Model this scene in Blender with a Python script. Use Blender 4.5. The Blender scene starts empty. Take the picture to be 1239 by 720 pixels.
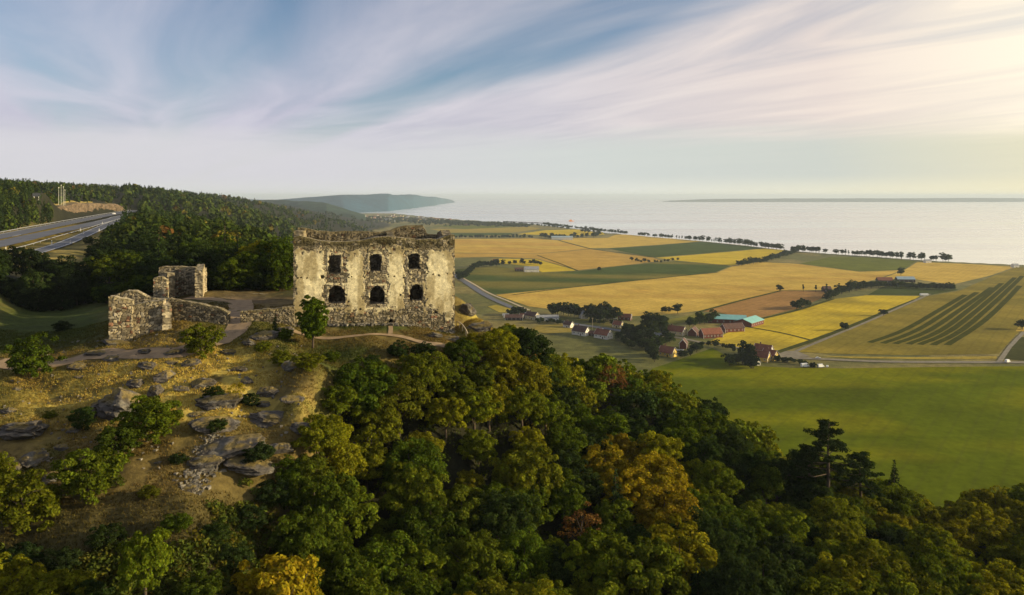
import bpy, bmesh, math, random
import numpy as np
from mathutils import Vector, Matrix
R = math.radians
SC = bpy.context.scene
COL = SC.collection

# ------------------------------------------------------------------ camera, sky, sun, exposure
H = 180.0                      # camera height above the lake
F, CX, HZ = 885.0, 619.5, 237.0  # focal length and horizon used to survey the photograph (1239 x 720)
cam = bpy.data.cameras.new('camera')
cam.sensor_width = 36.0
cam.lens = F / 1239.0 * 36.0
cam.shift_y = -(360.0 - HZ) / 1239.0
cam.clip_start, cam.clip_end = 1.0, 200000.0
camo = bpy.data.objects.new('camera', cam)
COL.objects.link(camo)
camo.location = (0, 0, H)
camo.rotation_euler = (R(90), 0, 0)
SC.camera = camo

SUN_AZ, SUN_EL = 91.0, 14.0     # azimuth clockwise from the view axis (+Y), elevation
sdir = Vector((math.sin(R(SUN_AZ)) * math.cos(R(SUN_EL)), math.cos(R(SUN_AZ)) * math.cos(R(SUN_EL)), math.sin(R(SUN_EL))))
sl = bpy.data.lights.new('sun', 'SUN')
sl.energy = 5.0
sl.angle = R(0.6)
sl.color = (1.0, 0.81, 0.48)
so = bpy.data.objects.new('sun', sl)
COL.objects.link(so)
so.location = (300, 0, 400)
so.rotation_euler = (-sdir).to_track_quat('-Z', 'Y').to_euler()

SC.view_settings.view_transform = 'Standard'
SC.view_settings.look = 'None'
SC.view_settings.gamma = 1.0
SC.view_settings.use_curve_mapping = False
SC.view_settings.exposure = 0.6
SC.cycles.use_denoising = True
SC.cycles.max_bounces = 5
SC.cycles.diffuse_bounces = 2
SC.cycles.transmission_bounces = 2
SC.cycles.transparent_max_bounces = 4
SC.cycles.volume_bounces = 0


class NT:
    """tiny helper for node trees"""
    def __init__(s, tree):
        s.t = tree
        s.n = tree.nodes
        s.l = tree.links

    def new(s, typ, **kw):
        n = s.n.new(typ)
        for k, v in kw.items():
            if k.startswith('i_'):
                n.inputs[k[2:].replace('_', ' ')].default_value = v
            else:
                setattr(n, k, v)
        return n

    def link(s, a, b):
        s.l.new(a, b)

    def val(s, x, sock):
        if hasattr(x, 'is_linked') or hasattr(x, 'links'):
            s.l.new(x, sock)
        else:
            sock.default_value = x

    def math(s, op, a, b=0.0, c=0.0, clamp=False):
        n = s.n.new('ShaderNodeMath')
        n.operation = op
        n.use_clamp = clamp
        s.val(a, n.inputs[0]); s.val(b, n.inputs[1])
        if len(n.inputs) > 2:
            s.val(c, n.inputs[2])
        return n.outputs[0]

    def vmath(s, op, a, b=None):
        n = s.n.new('ShaderNodeVectorMath')
        n.operation = op
        s.val(a, n.inputs[0])
        if b is not None:
            s.val(b, n.inputs[1])
        return n

    def rng(s, x, a, b, c=0.0, d=1.0, smooth=False):
        n = s.n.new('ShaderNodeMapRange')
        n.interpolation_type = 'SMOOTHSTEP' if smooth else 'LINEAR'
        n.clamp = True
        s.val(x, n.inputs['Value'])
        n.inputs['From Min'].default_value = a
        n.inputs['From Max'].default_value = b
        n.inputs['To Min'].default_value = c
        n.inputs['To Max'].default_value = d
        return n.outputs['Result']

    def mix(s, f, a, b, blend='MIX'):
        n = s.n.new('ShaderNodeMix')
        n.data_type = 'RGBA'
        n.blend_type = blend
        n.clamp_factor = True
        s.val(f, n.inputs[0]); s.val(a, n.inputs[6]); s.val(b, n.inputs[7])
        return n.outputs[2]

    def noise(s, vec, scale, detail=3.0, rough=0.55, dist=0.0):
        n = s.n.new('ShaderNodeTexNoise')
        s.l.new(vec, n.inputs['Vector'])
        n.inputs['Scale'].default_value = scale
        n.inputs['Detail'].default_value = detail
        n.inputs['Roughness'].default_value = rough
        n.inputs['Distortion'].default_value = dist
        return n.outputs['Fac']

    def ramp(s, f, stops):
        n = s.n.new('ShaderNodeValToRGB')
        e = n.color_ramp.elements
        while len(e) < len(stops):
            e.new(0.5)
        for el, (p, c) in zip(e, stops):
            el.position = p
            el.color = (*c, 1) if len(c) == 3 else c
        s.l.new(f, n.inputs[0])
        return n.outputs[0]


def c4(c):
    return (c[0], c[1], c[2], 1.0)


# sky: Nishita air with streaky high cloud
world = bpy.data.worlds.new('World')
SC.world = world
world.use_nodes = True
w = NT(world.node_tree)
w.n.clear()
sky = w.new('ShaderNodeTexSky')
sky.sky_type = 'NISHITA'
sky.sun_disc = False
sky.sun_elevation = R(SUN_EL)
sky.sun_rotation = R(SUN_AZ)
sky.altitude = 250
sky.air_density = 1.0
sky.dust_density = 0.6
sky.ozone_density = 1.2
tc = w.new('ShaderNodeTexCoord')
dirv = w.vmath('NORMALIZE', tc.outputs['Generated']).outputs[0]
sep = w.new('ShaderNodeSeparateXYZ')
w.link(dirv, sep.inputs[0])
zc = w.math('MAXIMUM', sep.outputs[2], 0.0)
zz = w.math('ADD', zc, 0.012)
pxs = w.math('DIVIDE', sep.outputs[0], zz)
pys = w.math('DIVIDE', sep.outputs[1], zz)
A0 = R(-28)
dx, dy = math.sin(A0), math.cos(A0)
along = w.math('ADD', w.math('MULTIPLY', pxs, dx), w.math('MULTIPLY', pys, dy))
across = w.math('ADD', w.math('MULTIPLY', pxs, dy), w.math('MULTIPLY', pys, -dx))
cv = w.new('ShaderNodeCombineXYZ')
w.link(w.math('MULTIPLY', along, 0.16), cv.inputs[0])
w.link(w.math('MULTIPLY', across, 0.8), cv.inputs[1])
warp = w.noise(cv.outputs[0], 0.55, 4.0, 0.55, 0.4)
cv2 = w.new('ShaderNodeCombineXYZ')
w.link(w.math('MULTIPLY', along, 0.34), cv2.inputs[0])
w.link(w.math('MULTIPLY', across, 1.25), cv2.inputs[1])
cv2.inputs[2].default_value = 3.7
fine = w.noise(cv2.outputs[0], 0.7, 6.0, 0.56, 1.1)
acr = w.math('ADD', across, w.math('MULTIPLY', w.math('SUBTRACT', warp, 0.5), 1.5))
band = w.ramp(w.rng(acr, -4.0, 8.0), [
    (0.00, (.6,) * 3), (0.20, (.75,) * 3), (0.245, (.80,) * 3), (0.285, (.30,) * 3), (0.33, (.48,) * 3), (0.375, (.22,) * 3), (0.425, (.66,) * 3), (0.467, (.74,) * 3),
    (0.508, (.14,) * 3), (0.542, (.10,) * 3), (0.58, (.78,) * 3), (0.63, (.95,) * 3), (0.80, (.88,) * 3), (1.0, (.92,) * 3)])
bandv = w.new('ShaderNodeSeparateColor')
w.link(band, bandv.inputs[0])
lowc = w.rng(sep.outputs[2], 0.07, 0.19, 0.42, 0.0, True)
cover = w.math('ADD', w.math('ADD', bandv.outputs[0], lowc), w.math('MULTIPLY', w.math('SUBTRACT', fine, 0.5), 1.0), clamp=True)
sdot = w.vmath('DOT_PRODUCT', dirv, tuple(sdir)).outputs['Value']
glow = w.rng(sdot, -0.25, 0.62)
glow2 = w.math('POWER', glow, 1.5)
CLD = 10.0
cl_col = w.ramp(glow, [(0.0, (.057, .055, .064)), (0.35, (.066, .062, .065)), (0.75, (.083, .071, .063)), (1.0, (.108, .096, .074))])
cl_sh = w.mix(w.rng(fine, 0.35, 0.62), (.84, .85, .90, 1), (1, 1, 1, 1))
cl_col = w.mix(1.0, cl_col, cl_sh, 'MULTIPLY')
cl_col = w.mix(1.0, cl_col, (100.0, 100.0, 100.0, 1), 'MULTIPLY')
skyblue = w.mix(1.0, sky.outputs[0], (.92, .98, 1.10, 1), 'MULTIPLY')
body = w.mix(w.math('MULTIPLY', cover, 0.93), skyblue, cl_col)
# low grey bank and pale air near the horizon
cv3 = w.new('ShaderNodeCombineXYZ')
w.link(w.math('MULTIPLY', sep.outputs[0], 2.0), cv3.inputs[0])
w.link(w.math('MULTIPLY', sep.outputs[1], 2.0), cv3.inputs[1])
w.link(w.math('MULTIPLY', sep.outputs[2], 26.0), cv3.inputs[2])
bankn = w.noise(cv3.outputs[0], 1.6, 5.0, 0.55, 0.2)
bh = w.math('ADD', sep.outputs[2], w.math('MULTIPLY', w.math('SUBTRACT', bankn, 0.5), 0.055))
low = w.rng(bh, 0.055, 0.105, 1.0, 0.0, True)
low_col = w.ramp(glow, [(0.0, (6.2, 6.1, 6.4)), (0.40, (5.8, 6.2, 5.9)), (0.72, (5.5, 5.9, 5.4)), (1.0, (7.4, 6.9, 4.7))])
body = w.mix(w.math('MULTIPLY', low, 0.9), body, low_col)
rim = w.rng(sep.outputs[2], 0.0, 0.03, 1.0, 0.0, True)
rim_col = w.ramp(glow, [(0.0, (6.5, 6.5, 6.3)), (0.45, (7.6, 7.6, 6.7)), (1.0, (9.4, 8.3, 5.0))])
body = w.mix(w.math('MULTIPLY', rim, 0.8), body, rim_col)
bg = w.new('ShaderNodeBackground')
bg.inputs[1].default_value = 0.074
w.link(body, bg.inputs[0])
wo = w.new('ShaderNodeOutputWorld')
w.link(bg.outputs[0], wo.inputs[0])

# ------------------------------------------------------------------ helpers
RNG = np.random.default_rng(7)


def hash2(ix, iy, seed=0):
    h = (ix.astype(np.int64) * 374761393 + iy.astype(np.int64) * 668265263 + seed * 982451653) & 0x7fffffff
    h = ((h ^ (h >> 13)) * 1274126177) & 0x7fffffff
    h = h ^ (h >> 16)
    return (h & 0xffffff) / float(0xffffff)


def vnoise(x, y, seed=0):
    ix, iy = np.floor(x), np.floor(y)
    fx, fy = x - ix, y - iy
    fx = fx * fx * (3 - 2 * fx); fy = fy * fy * (3 - 2 * fy)
    a, b = hash2(ix, iy, seed), hash2(ix + 1, iy, seed)
    c, d = hash2(ix, iy + 1, seed), hash2(ix + 1, iy + 1, seed)
    return (a * (1 - fx) + b * fx) * (1 - fy) + (c * (1 - fx) + d * fx) * fy


def fbm(x, y, octv=4, seed=0):
    s, a, t = 0.0, 0.5, 0.0
    for o in range(octv):
        s = s + a * vnoise(x * 2 ** o, y * 2 ** o, seed + o * 17)
        t += a
        a *= 0.5
    return s / t


def voronoi(x, y, seed=0):
    ix, iy = np.floor(x), np.floor(y)
    f1 = np.full(x.shape, 9.0); f2 = np.full(x.shape, 9.0); cid = np.zeros(x.shape)
    for ox in (-1, 0, 1):
        for oy in (-1, 0, 1):
            jx, jy = ix + ox, iy + oy
            qx = jx + 0.15 + 0.7 * hash2(jx, jy, seed); qy = jy + 0.15 + 0.7 * hash2(jx, jy, seed + 5)
            d = np.hypot(x - qx, y - qy)
            h = hash2(jx, jy, seed + 9)
            near = d < f1
            f2 = np.where(near, f1, np.minimum(f2, d))
            cid = np.where(near, h, cid)
            f1 = np.minimum(f1, d)
    return f1, f2, cid


def sstep(x, a, b):
    t = np.clip((x - a) / (b - a), 0, 1)
    return t * t * (3 - 2 * t)


def mesh_np(name, V, faces, mats, smooth=False, col=None, mi=None):
    """faces: (n,4) or (n,3) int array, or list of such arrays"""
    fl = faces if isinstance(faces, list) else [faces]
    fl = [np.asarray(f, dtype=np.int32) for f in fl if len(f)]
    me = bpy.data.meshes.new(name)
    V = np.asarray(V, dtype=np.float32)
    me.vertices.add(len(V))
    me.vertices.foreach_set('co', V.ravel())
    nl = sum(f.size for f in fl)
    npoly = sum(len(f) for f in fl)
    me.loops.add(nl)
    me.loops.foreach_set('vertex_index', np.concatenate([f.ravel() for f in fl]))
    me.polygons.add(npoly)
    sizes = np.concatenate([np.full(len(f), f.shape[1], dtype=np.int32) for f in fl])
    starts = np.concatenate([[0], np.cumsum(sizes)[:-1]]).astype(np.int32)
    me.polygons.foreach_set('loop_start', starts)
    if mi is not None:
        me.polygons.foreach_set('material_index', np.asarray(mi, dtype=np.int32))
    me.polygons.foreach_set('use_smooth', np.full(npoly, bool(smooth)))
    for m in (mats if isinstance(mats, (list, tuple)) else [mats]):
        me.materials.append(m)
    if col is not None:
        a = me.color_attributes.new('Col', 'FLOAT_COLOR', 'POINT')
        c = np.ones((len(V), 4), dtype=np.float32)
        c[:, :3] = col
        a.data.foreach_set('color', c.ravel())
    me.update(calc_edges=True)
    me.validate()
    return me


def put(name, me, parent=None, loc=None, rz=None, scale=None):
    o = bpy.data.objects.new(name, me)
    COL.objects.link(o)
    if parent is not None:
        o.parent = parent
    if loc is not None:
        o.location = loc
    if rz is not None:
        o.rotation_euler = (0, 0, rz)
    if scale is not None:
        o.scale = scale if hasattr(scale, '__len__') else (scale,) * 3
    return o


def tag(o, label=None, cat=None, group=None, kind=None):
    if label: o['label'] = label
    if cat: o['category'] = cat
    if group: o['group'] = group
    if kind: o['kind'] = kind
    return o


def thing(name, label, cat, loc=(0, 0, 0), rz=0.0, group=None, scale=None):
    return tag(put(name, None, None, loc, rz, scale), label, cat, group)


class MB:
    """collects boxes, tubes and faces into ONE mesh"""
    def __init__(s):
        s.V, s.Fs, s.M = [], [], []

    def add(s, verts, faces, mi=0):
        b = len(s.V)
        s.V.extend([tuple(v) for v in verts])
        for f in faces:
            s.Fs.append(tuple(i + b for i in f)); s.M.append(mi)
        return s

    def box(s, c, d, mi=0, rz=0.0):
        x, y, z = d[0] / 2, d[1] / 2, d[2] / 2
        ca, sa = math.cos(rz), math.sin(rz)
        vs = []
        for zz_ in (-z, z):
            for (a, b) in ((-x, -y), (x, -y), (x, y), (-x, y)):
                vs.append((c[0] + a * ca - b * sa, c[1] + a * sa + b * ca, c[2] + zz_))
        return s.add(vs, [(3, 2, 1, 0), (4, 5, 6, 7), (0, 1, 5, 4), (1, 2, 6, 5), (2, 3, 7, 6), (3, 0, 4, 7)], mi)

    def tube(s, pts, rad, n=6, mi=0):
        pts = [Vector(p) for p in pts]
        rings = []
        b0 = len(s.V)
        for i, p in enumerate(pts):
            d = (pts[min(i + 1, len(pts) - 1)] - pts[max(i - 1, 0)]).normalized()
            u = d.cross(Vector((0, 0, 1)) if abs(d.z) < .9 else Vector((1, 0, 0))).normalized()
            v = d.cross(u)
            for k in range(n):
                a = 2 * math.pi * k / n
                s.V.append(tuple(p + (u * math.cos(a) + v * math.sin(a)) * rad[i]))
        for i in range(len(pts) - 1):
            for k in range(n):
                k2 = (k + 1) % n
                s.Fs.append((b0 + i * n + k, b0 + (i + 1) * n + k, b0 + (i + 1) * n + k2, b0 + i * n + k2)); s.M.append(mi)
        s.Fs.append(tuple(b0 + k for k in range(n))); s.M.append(mi)
        s.Fs.append(tuple(b0 + (len(pts) - 1) * n + k for k in reversed(range(n)))); s.M.append(mi)
        return s

    def mesh(s, name, mats, smooth=False):
        me = bpy.data.meshes.new(name)
        me.from_pydata(s.V, [], s.Fs)
        for m in (mats if isinstance(mats, (list, tuple)) else [mats]):
            me.materials.append(m)
        me.polygons.foreach_set('material_index', s.M)
        me.polygons.foreach_set('use_smooth', [smooth] * len(s.Fs))
        me.update()
        return me


# ------------------------------------------------------------------ materials
MATS = {}


def mat_base(name):
    m = bpy.data.materials.new(name)
    m.use_nodes = True
    t = NT(m.node_tree)
    t.n.clear()
    out = t.new('ShaderNodeOutputMaterial')
    p = t.new('ShaderNodeBsdfPrincipled')
    p.inputs['Roughness'].default_value = 0.85
    p.inputs['Specular IOR Level'].default_value = 0.2
    t.link(p.outputs[0], out.inputs[0])
    g = t.new('ShaderNodeNewGeometry')
    MATS[name] = m
    return m, t, p, out, g


def mat_plain(name, c, rough=0.8, var=0.25, scale=0.6, spec=0.2, metal=0.0):
    """base colour with soft uneven wear in object space"""
    m, t, p, out, g = mat_base(name)
    tcn = t.new('ShaderNodeTexCoord')
    f = t.noise(tcn.outputs['Object'], scale, 5.0, 0.6)
    col = t.mix(t.rng(f, 0.3, 0.7), c4([k * (1 - var) for k in c]), c4([min(k * (1 + var), 0.9) for k in c]))
    t.link(col, p.inputs['Base Color'])
    p.inputs['Roughness'].default_value = rough
    p.inputs['Specular IOR Level'].default_value = spec
    p.inputs['Metallic'].default_value = metal
    return m


def mat_attr(name, var=0.35, scale=1.2, rough=0.9, bump=0.0, bscale=4.0, scale2=None):
    """colour attribute times fine grain"""
    m, t, p, out, g = mat_base(name)
    a = t.new('ShaderNodeVertexColor')
    a.layer_name = 'Col'
    pos = g.outputs['Position']
    f = t.noise(pos, scale, 6.0, 0.65)
    k = t.rng(f, 0.28, 0.72, 1 - var, 1 + var)
    if scale2:
        f2 = t.noise(pos, scale2, 5.0, 0.6)
        k = t.math('MULTIPLY', k, t.rng(f2, 0.3, 0.7, 1 - var * .8, 1 + var * .8))
    cc = t.new('ShaderNodeCombineColor')
    for i in range(3):
        t.link(k, cc.inputs[i])
    t.link(t.mix(1.0, a.outputs[0], cc.outputs[0], 'MULTIPLY'), p.inputs['Base Color'])
    p.inputs['Roughness'].default_value = rough
    p.inputs['Specular IOR Level'].default_value = 0.1
    if bump:
        b = t.new('ShaderNodeBump')
        b.inputs['Strength'].default_value = bump
        b.inputs['Distance'].default_value = 0.3
        t.link(t.noise(pos, bscale, 6.0, 0.7), b.inputs['Height'])
        t.link(b.outputs[0], p.inputs['Normal'])
    return m


def mat_leaf(name, trans=0.42, var=0.42, attr=False):
    """leaf colour from the object's own colour, every leaf clump slightly different"""
    m, t, p, out, g = mat_base(name)
    if attr:
        oi = t.new('ShaderNodeVertexColor')
        oi.layer_name = 'Col'
        c0 = oi.outputs[0]
    else:
        oi = t.new('ShaderNodeObjectInfo')
        vc = t.new('ShaderNodeVertexColor')
        vc.layer_name = 'Col'
        c0 = t.mix(1.0, oi.outputs['Color'], vc.outputs[0], 'MULTIPLY')
    r = g.outputs['Random Per Island']
    k = t.rng(r, 0, 1, 1 - var, 1 + var)
    hs = t.new('ShaderNodeHueSaturation')
    t.link(t.rng(t.math('FRACT', t.math('MULTIPLY', r, 7.31)), 0, 1, 0.478, 0.515), hs.inputs['Hue'])
    t.link(k, hs.inputs['Value'])
    hs.inputs['Saturation'].default_value = 1.0
    t.link(c0, hs.inputs['Color'])
    d = t.new('ShaderNodeBsdfDiffuse')
    tr = t.new('ShaderNodeBsdfTranslucent')
    t.link(hs.outputs[0], d.inputs[0])
    t.link(t.mix(1.0, hs.outputs[0], (1.25, 1.15, 0.45, 1), 'MULTIPLY'), tr.inputs[0])
    mx = t.new('ShaderNodeMixShader')
    mx.inputs[0].default_value = trans
    t.link(d.outputs[0], mx.inputs[1]); t.link(tr.outputs[0], mx.inputs[2])
    t.link(mx.outputs[0], out.inputs[0])
    return m


M_ground = mat_attr('ground_cover', 0.4, 1.1, 0.95, 0.5, 3.0, 0.12)
M_field = mat_attr('crop', 0.22, 0.022, 0.95, 0.0, 1.0, 0.22)
_f = NT(M_field.node_tree)
_p = [n for n in _f.n if n.type == 'BSDF_PRINCIPLED'][0]
_p.inputs['Specular IOR Level'].default_value = 0.0
_src = _p.inputs['Base Color'].links[0].from_socket
_wv = _f.new('ShaderNodeTexWave')
_wv.bands_direction = 'X'
_wv.inputs['Scale'].default_value = .028
_wv.inputs['Distortion'].default_value = .6
_wv.inputs['Detail'].default_value = 1.0
_mp = _f.new('ShaderNodeMapping')
_mp.inputs['Rotation'].default_value = (0, 0, R(38))
_f.link([n for n in _f.n if n.type == 'NEW_GEOMETRY'][0].outputs['Position'], _mp.inputs['Vector'])
_f.link(_mp.outputs[0], _wv.inputs['Vector'])
_f.link(_f.mix(_f.rng(_wv.outputs['Fac'], .0, .12, .15, 0.0), _src, (.06, .055, .02, 1)), _p.inputs['Base Color'])
M_stone = mat_attr('masonry', 0.28, 5.0, 0.92, 0.25, 9.0, 1.1)
M_rock = mat_attr('granite', 0.4, 2.2, 0.88, 0.6, 5.0, 0.6)
M_leaf = mat_leaf('leaves')
M_needle = mat_leaf('needles', 0.12, 0.4)
M_wood_far = mat_leaf('far_leaves', 0.2, 0.4, attr=True)
M_grass = mat_leaf('grass_blades', 0.25, 0.4, attr=True)
M_bark = mat_plain('bark', (.075, .055, .038), 0.95, 0.4, 3.0)
M_birch = mat_plain('pale_bark', (.30, .27, .21), 0.9, 0.5, 4.0)
M_asphalt = mat_plain('asphalt', (.115, .12, .135), 0.75, 0.2, 0.25, 0.25)
M_lane = mat_plain('lane_gravel', (.20, .175, .125), 0.9, 0.25, 0.2)
M_paint = mat_plain('road_paint', (.70, .70, .66), 0.6, 0.15, 0.8)
M_path = mat_plain('trodden_path', (.30, .215, .125), 0.95, 0.25, 0.7)
M_white = mat_plain('white_wall', (.72, .69, .60), 0.75, 0.08, 0.4)
M_cream = mat_plain('cream_wall', (.60, .50, .28), 0.8, 0.1, 0.4)
M_yellow = mat_plain('yellow_wall', (.62, .44, .10), 0.8, 0.1, 0.4)
M_red = mat_plain('falu_red', (.135, .042, .030), 0.85, 0.2, 0.5)
M_darkwall = mat_plain('dark_boards', (.055, .04, .035), 0.85, 0.25, 0.6)
M_tile = mat_plain('clay_roof', (.20, .075, .045), 0.85, 0.25, 0.5)
M_tiledark = mat_plain('dark_roof', (.10, .055, .045), 0.85, 0.3, 0.5)
M_greyroof = mat_plain('grey_roof', (.26, .27, .28), 0.7, 0.2, 0.4)
M_teal = mat_plain('teal_roof', (.22, .47, .44), 0.55, 0.12, 0.12)
M_blueroof = mat_plain('pale_metal_roof', (.30, .40, .44), 0.5, 0.12, 0.15)
M_glass = mat_plain('window_glass', (.03, .035, .045), 0.15, 0.1, 0.5, 0.6)
M_trim = mat_plain('white_trim', (.74, .72, .66), 0.6, 0.06, 0.6)
M_carw = mat_plain('white_car_paint', (.78, .78, .76), 0.3, 0.04, 0.5, 0.5)
M_card = mat_plain('dark_car_paint', (.05, .055, .07), 0.3, 0.1, 0.5, 0.5)
M_tyre = mat_plain('tyre', (.02, .02, .02), 0.9, 0.2, 2.0)
M_galv = mat_plain('galvanised_steel', (.42, .43, .44), 0.5, 0.1, 1.0, 0.5, 0.4)
M_timber = mat_plain('pale_timber', (.46, .38, .24), 0.8, 0.2, 1.5)
M_orange = mat_plain('orange_hull', (.62, .22, .06), 0.5, 0.1, 0.2)

# ------------------------------------------------------------------ terrain
# surveyed ground heights: (photo column, distance, height relative to the camera)
CTRL = []


def gp(px, py, D):
    CTRL.append((px, D, -(py - HZ) / F * D))


def gz(px, D, z):
    CTRL.append((px, D, z))


for a in [(-200, 640, 70), (20, 640, 70), (120, 560, 80), (30, 520, 86), (150, 490, 93), (60, 480, 97), (220, 560, 80), (270, 480, 95), (250, 440, 105),
          (190, 440, 104), (40, 455, 103), (330, 450, 103), (395, 470, 98), (310, 540, 84), (230, 610, 72), (330, 500, 92), (375, 515, 89),
          (355, 390, 123), (450, 394, 124.5), (550, 404, 127.5), (450, 406, 119), (450, 432, 112), (385, 430, 112), (540, 425, 117),
          (575, 388, 135), (590, 400, 128), (560, 364, 150), (290, 366, 138), (320, 357, 150), (240, 362, 142), (210, 388, 121),
          (170, 408, 115), (275, 402, 116), (310, 402, 115), (132, 413, 115), (60, 440, 107), (0, 437, 108), (-150, 450, 105),
          (60, 402, 135), (0, 412, 125), (-150, 420, 125), (60, 377, 165), (120, 362, 180), (20, 335, 220), (100, 315, 255), (60, 312, 255),
          (320, 385, 123), (240, 384, 122), (350, 420, 112), (280, 425, 110)]:
    gp(*a)
for a in [(0, 55, -34), (200, 55, -35), (-200, 50, -35), (300, 60, -37), (150, 40, -40), (600, 40, -46), (1000, 40, -48), (-300, 160, -27),
          (-100, 175, -21), 
          (75, 520, -3), (20, 440, -8), (-100, 330, -8), (0, 650, 1), (100, 800, 0), (190, 1000, -5), (250, 1300, -13), (330, 1900, -34), (395, 2600, -78),
          (440, 3000, -150), (200, 420, -24), (300, 500, -36), (250, 230, -23.5), (330, 420, -34), (350, 1200, -56), (345, 300, -31), (160, 300, -21), (145, 620, -21),
          (130, 230, -24), (200, 190, -21.5), (300, 180, -20.5), (-300, 500, 0), (-300, 1500, 10), (100, 2500, 8), (250, 3000, -10), (330, 4000, -40),
          (450, 165, -22), (450, 220, -38), (450, 300, -62), (450, 600, -120), (400, 1000, -86), (450, 1500, -150), (400, 1900, -112),
          (500, 200, -50), (540, 180, -34), (520, 300, -90),
          (630, 145, -34.5), (700, 160, -42), (790, 172, -49), (825, 165, -51), (900, 150, -54), (950, 140, -56), (1060, 130, -58), (1239, 130, -59.5), (1400, 130, -61),
          (620, 120, -32), (700, 125, -45), (600, 112, -38), (500, 103, -36), (430, 102, -31), (800, 112, -48), (900, 105, -51), (1100, 105, -56), (1239, 105, -57), (1500, 105, -58),
          (400, 84, -41.5), (400, 92, -37), (550, 85, -45), (700, 83, -47), (900, 83, -50), (1100, 84, -53), (1239, 84, -54), (1500, 80, -54),
          (500, 62, -44), (800, 62, -46), (1100, 62, -48), (350, 66, -42), (320, 76, -36), (290, 66, -35),
          (560, 140, -26), (600, 165, -40), (620, 200, -72), (700, 220, -82), (800, 215, -82), (900, 190, -82), (1000, 170, -79), (1239, 165, -78), (1500, 165, -78),
          (650, 300, -122), (800, 290, -122), (950, 250, -118), (1239, 230, -115), (1500, 230, -115),
          (550, 500, -157), (650, 470, -160), (800, 410, -158), (950, 365, -158), (1239, 330, -160), (1500, 330, -160),
          (540, 900, -200), (650, 800, -205), (800, 700, -205), (950, 600, -205), (1239, 500, -205), (1500, 500, -205),
          (510, 1500, -195), (490, 3000, -200), (600, 3000, -230), (900, 3000, -230), (1239, 3000, -230), (470, 6000, -220), (350, 7000, -190), (800, 9000, -260), (100, 9000, -100),
          (300, 9000, -200), (1239, 20000, -260), (100, 30000, -260), (600, 40000, -260)]:
    gz(*a)
# the motorway and slip road lie on graded ground
ROADZ = [((-330, 345), 17.75), ((-150, 313), 17.9), ((0, 286), 18.0), ((30, 279.5), 18.0), ((60, 273.5), 18.0), ((95, 267), 18.0), ((132, 260), 18.0), ((165, 255), 18.0),
         ((-330, 362), 17.8), ((-150, 324), 18.0), ((0, 294.5), 18.1), ((30, 287), 18.1), ((60, 280.5), 18.1), ((95, 273), 18.1), ((132, 265), 18.1), ((160, 259.5), 18.1),
         ((-330, 430), 20.9), ((-150, 371), 20.7), ((0, 318), 20.6), ((24, 310.5), 20.5), ((48, 303.5), 20.3), ((68, 297), 20.2), ((86, 291), 20.0), ((106, 282.5), 19.8), ((126, 274), 19.4), ((148, 265), 18.8)]
CORR = []
for k_ in range(3):
    l_ = ROADZ[k_ * 8:k_ * 8 + 8] if k_ < 2 else ROADZ[16:]
    CORR.append(([((a_ - CX) / F * z_ * F / (b_ - HZ), z_ * F / (b_ - HZ)) for (a_, b_), z_ in l_], [-z_ for _, z_ in l_]))
for (a_, b_), z_ in ROADZ:
    CTRL.append((a_, z_ * F / (b_ - HZ), -z_))
C = np.array(CTRL)
VS = 0.6


def uvw(u, d):
    return u, VS * np.log(d)


Cu, Cv = uvw((C[:, 0] - CX) / F, C[:, 1])
EPS = 0.02


def kern(d2):
    return np.sqrt(d2 + EPS ** 2)


_A = kern((Cu[:, None] - Cu[None]) ** 2 + (Cv[:, None] - Cv[None]) ** 2)
_n = len(Cu)
_B = np.zeros((_n + 1, _n + 1)); _B[:_n, :_n] = _A + np.eye(_n) * -1e-4; _B[_n, :_n] = 1; _B[:_n, _n] = 1
_w = np.linalg.solve(_B, np.concatenate([C[:, 2], [0]]))


def hill_z(X, Y):
    u = X / np.maximum(Y, 5); v = VS * np.log(np.maximum(Y, 5))
    out = np.empty(u.shape)
    fu, fv, fo = u.ravel(), v.ravel(), out.ravel()
    for i in range(0, fu.size, 40000):
        j = slice(i, i + 40000)
        fo[j] = kern((fu[j, None] - Cu) ** 2 + (fv[j, None] - Cv) ** 2) @ _w[:_n] + _w[_n]
    return fo.reshape(u.shape)


def lake_pt(px, py):
    D = H * F / (py - HZ)
    return ((px - CX) / F * D, D)


SHORE_PX = [(300, 257.5), (430, 258), (472, 257.6), (500, 260.5), (530, 263.5), (560, 266), (615, 269), (655, 272), (690, 276), (730, 281), (790, 287), (850, 292), (900, 297),
            (950, 303), (1000, 307), (1060, 311), (1120, 315.5), (1180, 318.5), (1239, 321), (1400, 327), (1700, 336)]
SHORE = np.array([lake_pt(*p) for p in SHORE_PX])


SHORE_U = (np.array([p_[0] for p_ in SHORE_PX]) - CX) / F
SHORE_D = np.array([H * F / (p_[1] - HZ) for p_ in SHORE_PX])


def shore_dist(X, Y):
    """signed distance to the shoreline, positive on land"""
    best = np.full(X.shape, 1e9)
    for (a, b) in zip(SHORE[:-1], SHORE[1:]):
        d = b - a
        L2 = d @ d
        t = np.clip(((X - a[0]) * d[0] + (Y - a[1]) * d[1]) / L2, 0, 1)
        best = np.minimum(best, np.hypot(X - a[0] - t * d[0], Y - a[1] - t * d[1]))
    lim = np.interp(X / np.maximum(Y, 1), SHORE_U, SHORE_D)
    return np.where(Y < lim, best, -best)


def valley_z(X, Y):
    s = shore_dist(X, Y)
    land = 2.5 + 27.0 * sstep(s, 0, 1700) + 1.2 * (fbm(X / 260, Y / 260, 3, 5) - .5) * sstep(s, 40, 300)
    return np.where(s > 0, land * sstep(s, -1, 22), np.maximum(s * 0.15, -8.0)) - H


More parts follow.
